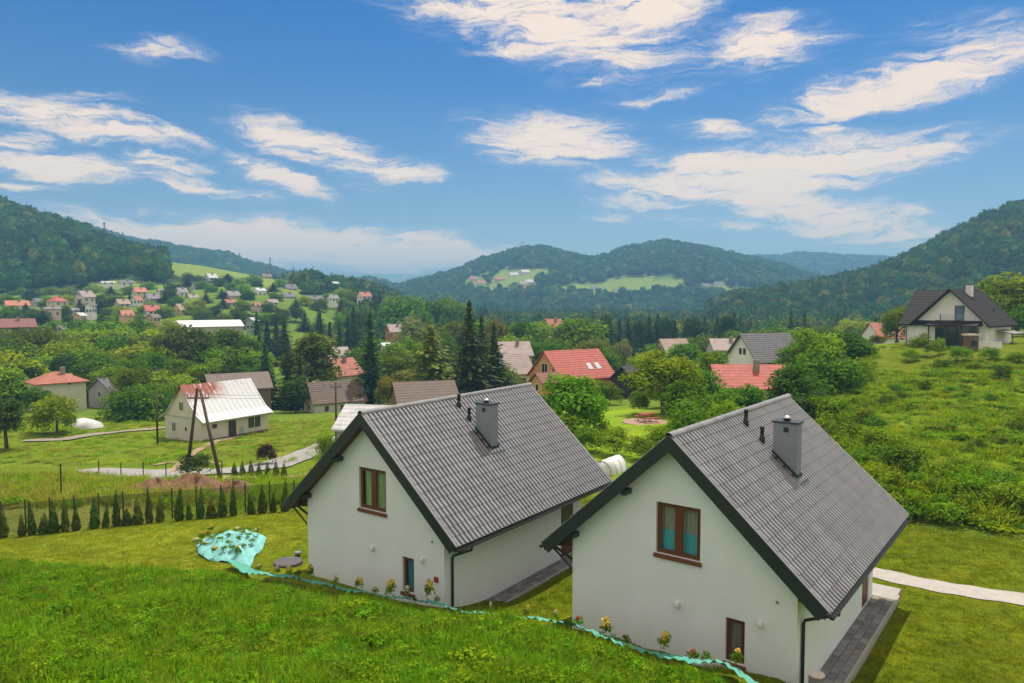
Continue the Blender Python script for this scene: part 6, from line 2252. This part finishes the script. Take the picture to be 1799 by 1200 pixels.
def bloom_proto(seed, m, spike):
    g = np.random.default_rng(seed)
    n = 90
    a = g.uniform(0, 6.28, n)
    r = .26 * np.sqrt(g.random(n))
    z = .62 + .38 * g.random(n) * (1 - r)
    if spike:
        r = r * .5
    P = np.stack([np.cos(a) * r, np.sin(a) * r, z], 1)
    v, f = quads(P, unit(g.normal(size=(n, 3)) + np.array([0, 0, .8])), np.full(n, .085), g)
    return np_mesh('bloom', v, f, m)


BL = {('y', 0): bloom_proto(1, M_FLY, False), ('y', 1): bloom_proto(2, M_FLY, True), ('w', 0): bloom_proto(3, M_FLW, True), ('w', 1): bloom_proto(4, M_FLW, False), ('r', 0): bloom_proto(5, M_FLR, False), ('r', 1): bloom_proto(6, M_FLR, True)}


def flower(p, h, w, c, k, lb, grp):
    t = thing('flower_plant', lb, 'flower', p, k * 1.7, grp)
    link('foliage', PL[k % 3], t, scale=(w, w, h))
    if c:
        link('bloom', BL[c, k % 2], t, scale=(w, w, h))


FP = [(455, 'w', .3, .3), (487, 'w', .3, .3), (508, 'y', .35, .3), (545, 'y', .55, .35), (590, 'w', .40, .25), (632, 'y', .48, .4), (660, 'w', .3, .3), (687, 'y', .58, .45), (715, 'w', .42, .25), (755, 'y', .68, .42), (768, 'w', .3, .25), (862, 'w', .42, .2), (927, 'y', .42, .38),
      (976, 'w', .36, .3), (1015, 'r', .3, .4), (1064, 'y', .5, .42), (1168, 'y', .55, .40), (1216, 'r', .3, .4), (1296, 'y', .45, .42), (525, 'r', .3, .35), (1100, None, .3, .3), (1240, None, .32, .3)]
FP.sort()
for i, (u, c, h, w) in enumerate(FP):
    d = float(meadow_edge(u)) + .12
    nm = {'y': 'yellow flowering', 'w': 'cream flowering', 'r': 'reddish flowering', None: 'green leafy'}[c]
    flower(gp(u, d, .2), h * 1.1, w * .95, c, i, '%s plant on the turquoise strip, %s from the left' % (nm, ORD[i]), 'plants on the turquoise strip')
k = 0
for (u, v, c, h) in [(372, 942, 'y', .5), (354, 972, 'y', .45), (352, 985, None, .4), (390, 962, None, .25), (412, 958, None, .22), (430, 955, None, .25), (388, 980, None, .28), (402, 985, None, .26), (420, 978, None, .26), (436, 972, None, .24),
                     (378, 996, 'y', .32), (418, 998, 'y', .5), (450, 962, 'w', .24), (345, 978, 'w', .3), (404, 972, None, .22), (366, 964, 'r', .3), (398, 952, None, .24), (372, 975, None, .26), (382, 968, None, .22), (426, 966, None, .24), (444, 980, None, .26), (410, 992, None, .28), (428, 988, None, .26), (394, 993, None, .26), (360, 988, 'w', .3), (455, 955, 'y', .24), (440, 950, None, .22), (418, 948, 'w', .24)]:
    d = 10.1 * F / (v - 525)
    nm = {'y': 'yellow flowering', 'w': 'cream flowering', 'r': 'reddish flowering', None: 'green leafy'}[c]
    p = gp(u, d)
    ins = max(0, 1 - (Vector((p.x - bedc.x, p.y - bedc.y)).length / 2.2) ** 2)
    flower(p + Vector((0, 0, .04 + .42 * ins)), h * .9, .36, c, k, '%s plant poking through the turquoise bed, %s in the bed' % (nm, ORD[k]), 'plants in the turquoise bed')
    k += 1
q = gp(506, 10.15 * F / (1005 - 525))
t = thing('manhole_cover', 'round dark grey cover on the lawn beside the left house', 'manhole cover', q)
MB().lathe([(.50, -.1), (.52, .10), (.49, .13), (.30, .15), (.05, .155)], 28).build('lid', mat('dark_concrete', (.10, .095, .10), .8, .2, 5, .3, 30), t)
MB().lathe([(.56, -.2), (.56, .03), (.53, .035)], 28).build('rim', mat('dark_concrete2', (.06, .058, .055), .9, .2, 5), t)
q = gp(523, 10.1 * F / (988 - 525))
t = thing('ground_vent', 'small grey vent stub behind the round cover', 'vent', q)
MB().lathe([(.08, -.05), (.08, .10), (.15, .11), (.13, .17), (.04, .19)], 12).build('cap', M_CHIM, t, True)
MB().lathe([(.10, -.1), (.10, .04)], 12).build('collar', M_BLACK, t)
# small pebbled concrete bin at the bottom edge, by the corner of the right house
q = H2[0] + Vector((6.4 * math.cos(.6536), -6.4 * math.sin(.6536), 0))
q = at(1434, 1183, 17.0)
t = thing('stone_bollard', 'round stone bollard with pale lid before the right house corner', 'bollard', (q.x, q.y, q.z - 1.0))
MB().lathe([(.17, -.6), (.17, .95)], 20).build('body', mat('pebbled_concrete', (.22, .21, .20), .95, .5, 30, .8, 60), t, True)
MB().lathe([(.185, .952), (.19, .98), (.185, 1.0), (.02, 1.01)], 20).build('lid', mat('pale_lid', (.62, .60, .55), .8, .1, 8), t)

# polytunnel
q = gp(1058, 43)
t = thing('polytunnel', 'small white arched polytunnel between the two houses', 'polytunnel', q, -R(35))
v, f = [], []
for y in (0, 2.0):
    for k in range(13):
        a = math.pi * k / 12
        v.append((.62 * math.cos(a), y, .85 * math.sin(a)))
f = [(k, k + 1, 13 + k + 1, 13 + k) for k in range(12)] + [tuple(range(12, -1, -1)), tuple(range(13, 26))]
MB().add(v, f).build('film', M_FILM, t, True)
for y in (-.01, .66, 1.33, 2.01):
    MB().tube([(.635 * math.cos(math.pi * k / 12), y, .865 * math.sin(math.pi * k / 12)) for k in range(13)], .015, 5).build('hoop', M_STEEL, t)
# cold frame mound by the hipped house
q = gp(163, 92)
t = thing('polytunnel', 'low pale polytunnel on the lawn right of the hipped house', 'polytunnel', q, R(50))
v = [(x * .9 * 1.5, y, z * 1.1) for y in (0, 3.4) for (x, z) in [(math.cos(math.pi * k / 10), math.sin(math.pi * k / 10)) for k in range(11)]]
f = [(k, k + 1, 11 + k + 1, 11 + k) for k in range(10)] + [tuple(range(10, -1, -1)), tuple(range(11, 22))]
MB().add(v, f).build('film', M_FILM, t, True)
MB().box((-1.4, -.02, -.3), (1.4, 3.42, .06)).build('base_frame', M_WOOD, t)
# garden circle with bench and table
q = gp(1133, 66)
disc = MB().lathe([(2.0, -.3), (2.0, .06), (.1, .09)], 28)
o = disc.build('gravel_circle', mat('pink_gravel', (.36, .24, .18), .95, .3, 4, .6, 30), None, False, q)
tag(o, 'round pinkish gravel patch on the garden lawn', 'gravel patch', kind='structure')
M_PIC = mat('red_stained_wood', (.34, .07, .035), .7, .2, 6)
t = thing('picnic_table', 'small red wooden picnic table on the gravel circle', 'picnic table', q + Vector((.2, 0, .09)), .4)
tt = MB()
for k in range(4):
    MB().box((-.8, -.36 + k * .18, .70), (.8, -.36 + k * .18 + .165, .74)).build('table_plank', M_PIC, t)
for y in (-.85, .85):
    MB().box((-.8, y - .13, .40), (.8, y + .13, .44)).build('bench_seat', M_PIC, t)
for x in (-.6, .6):
    for s_ in (-1, 1):
        MB().tube([(x, s_ * .6, -.05), (x, s_ * .2, .70)], .045, 4).build('leg', M_PIC, t)
    MB().box((x - .04, -.9, .33), (x + .04, .9, .395)).build('crossbeam', M_PIC, t)

# heaps of dug earth beyond the fence
M_DIRT = mat('dug_earth', (.25, .135, .075), .95, .4, 2.5, .9, 9, c2=(.13, .075, .04))
for i, (u, d, a, b, h, lb) in enumerate([(272, 45.5, 1.7, .9, .7, 'small heap of reddish earth beyond the fence'), (338, 45.8, 2.4, 1.1, 1.0, 'big heap of reddish earth below the double pole'), (410, 45.4, 1.9, 1.0, .65, 'flat heap of reddish earth right of the big one')]):
    q = gp(u, d)
    n, m = 22, 8
    v = [(0, 0, h)]
    for r in range(1, m + 1):
        for k in range(n):
            an = 6.283 * k / n
            rr = r / m * (1 + .16 * math.sin(3 * an + i) + .1 * math.sin(7 * an + 2 * i))
            x, y = a * rr * math.cos(an), b * rr * math.sin(an)
            z = h * max(0, 1 - (r / m) ** 1.6) * (1 + .3 * math.sin(5 * an + r + i)) + .07 * math.sin(9 * x + 5 * i) * math.cos(8 * y) - (.12 if r == m else 0)
            v.append((x, y, z))
    f = [(0, 1 + k, 1 + (k + 1) % n) for k in range(n)]
    for r in range(m - 1):
        f += [(1 + r * n + k, 1 + (r + 1) * n + k, 1 + (r + 1) * n + (k + 1) % n, 1 + r * n + (k + 1) % n) for k in range(n)]
    o = MB().add(v, f).build('earth_heap', M_DIRT, None, True, q)
    tag(o, lb, 'earth heap', 'heaps of dug earth')

# log edging of the plot by the lane
M_LOG = mat('pale_log', (.46, .38, .26), .9, .25, 4, .3, 20)
lg = [(270, 65.5), (292, 66.5), (330, 67.5), (365, 68), (390, 66.5)]
for i in range(4):
    a, b = gp(*lg[i], .08), gp(*lg[i + 1], .08)
    t = thing('log', 'pale edging log round the plot by the lane, %s from the left' % ORD[i], 'log', a, 0, 'edging logs by the lane')
    MB().tube([(0, 0, 0), (b - a) * .97], .09, 7).build('timber', M_LOG, t, True)
    MB().lathe([(.05, 0), (.05, .03)], 6, (0, 0, .09)).build('peg', M_LOG, t)

# ------------------------------------------------------------------ valley air
hz = MB().box((-9000, -300, -40), (9000, 8800, 165)).build('haze', None)
hz.data.materials.clear()
hm = bpy.data.materials.new('valley_air')
hm.use_nodes = True
nt = hm.node_tree
nt.nodes.clear()
ho = nt.nodes.new('ShaderNodeOutputMaterial')
pv = nt.nodes.new('ShaderNodeVolumePrincipled')
pv.inputs['Color'].default_value = (.27, .62, 1.0, 1)
pv.inputs['Density'].default_value = .00043
pv.inputs['Anisotropy'].default_value = .1
nt.links.new(pv.outputs[0], ho.inputs['Volume'])
hz.data.materials.append(hm)
tag(hz, 'thin bluish haze filling the valley', 'haze', kind='stuff')
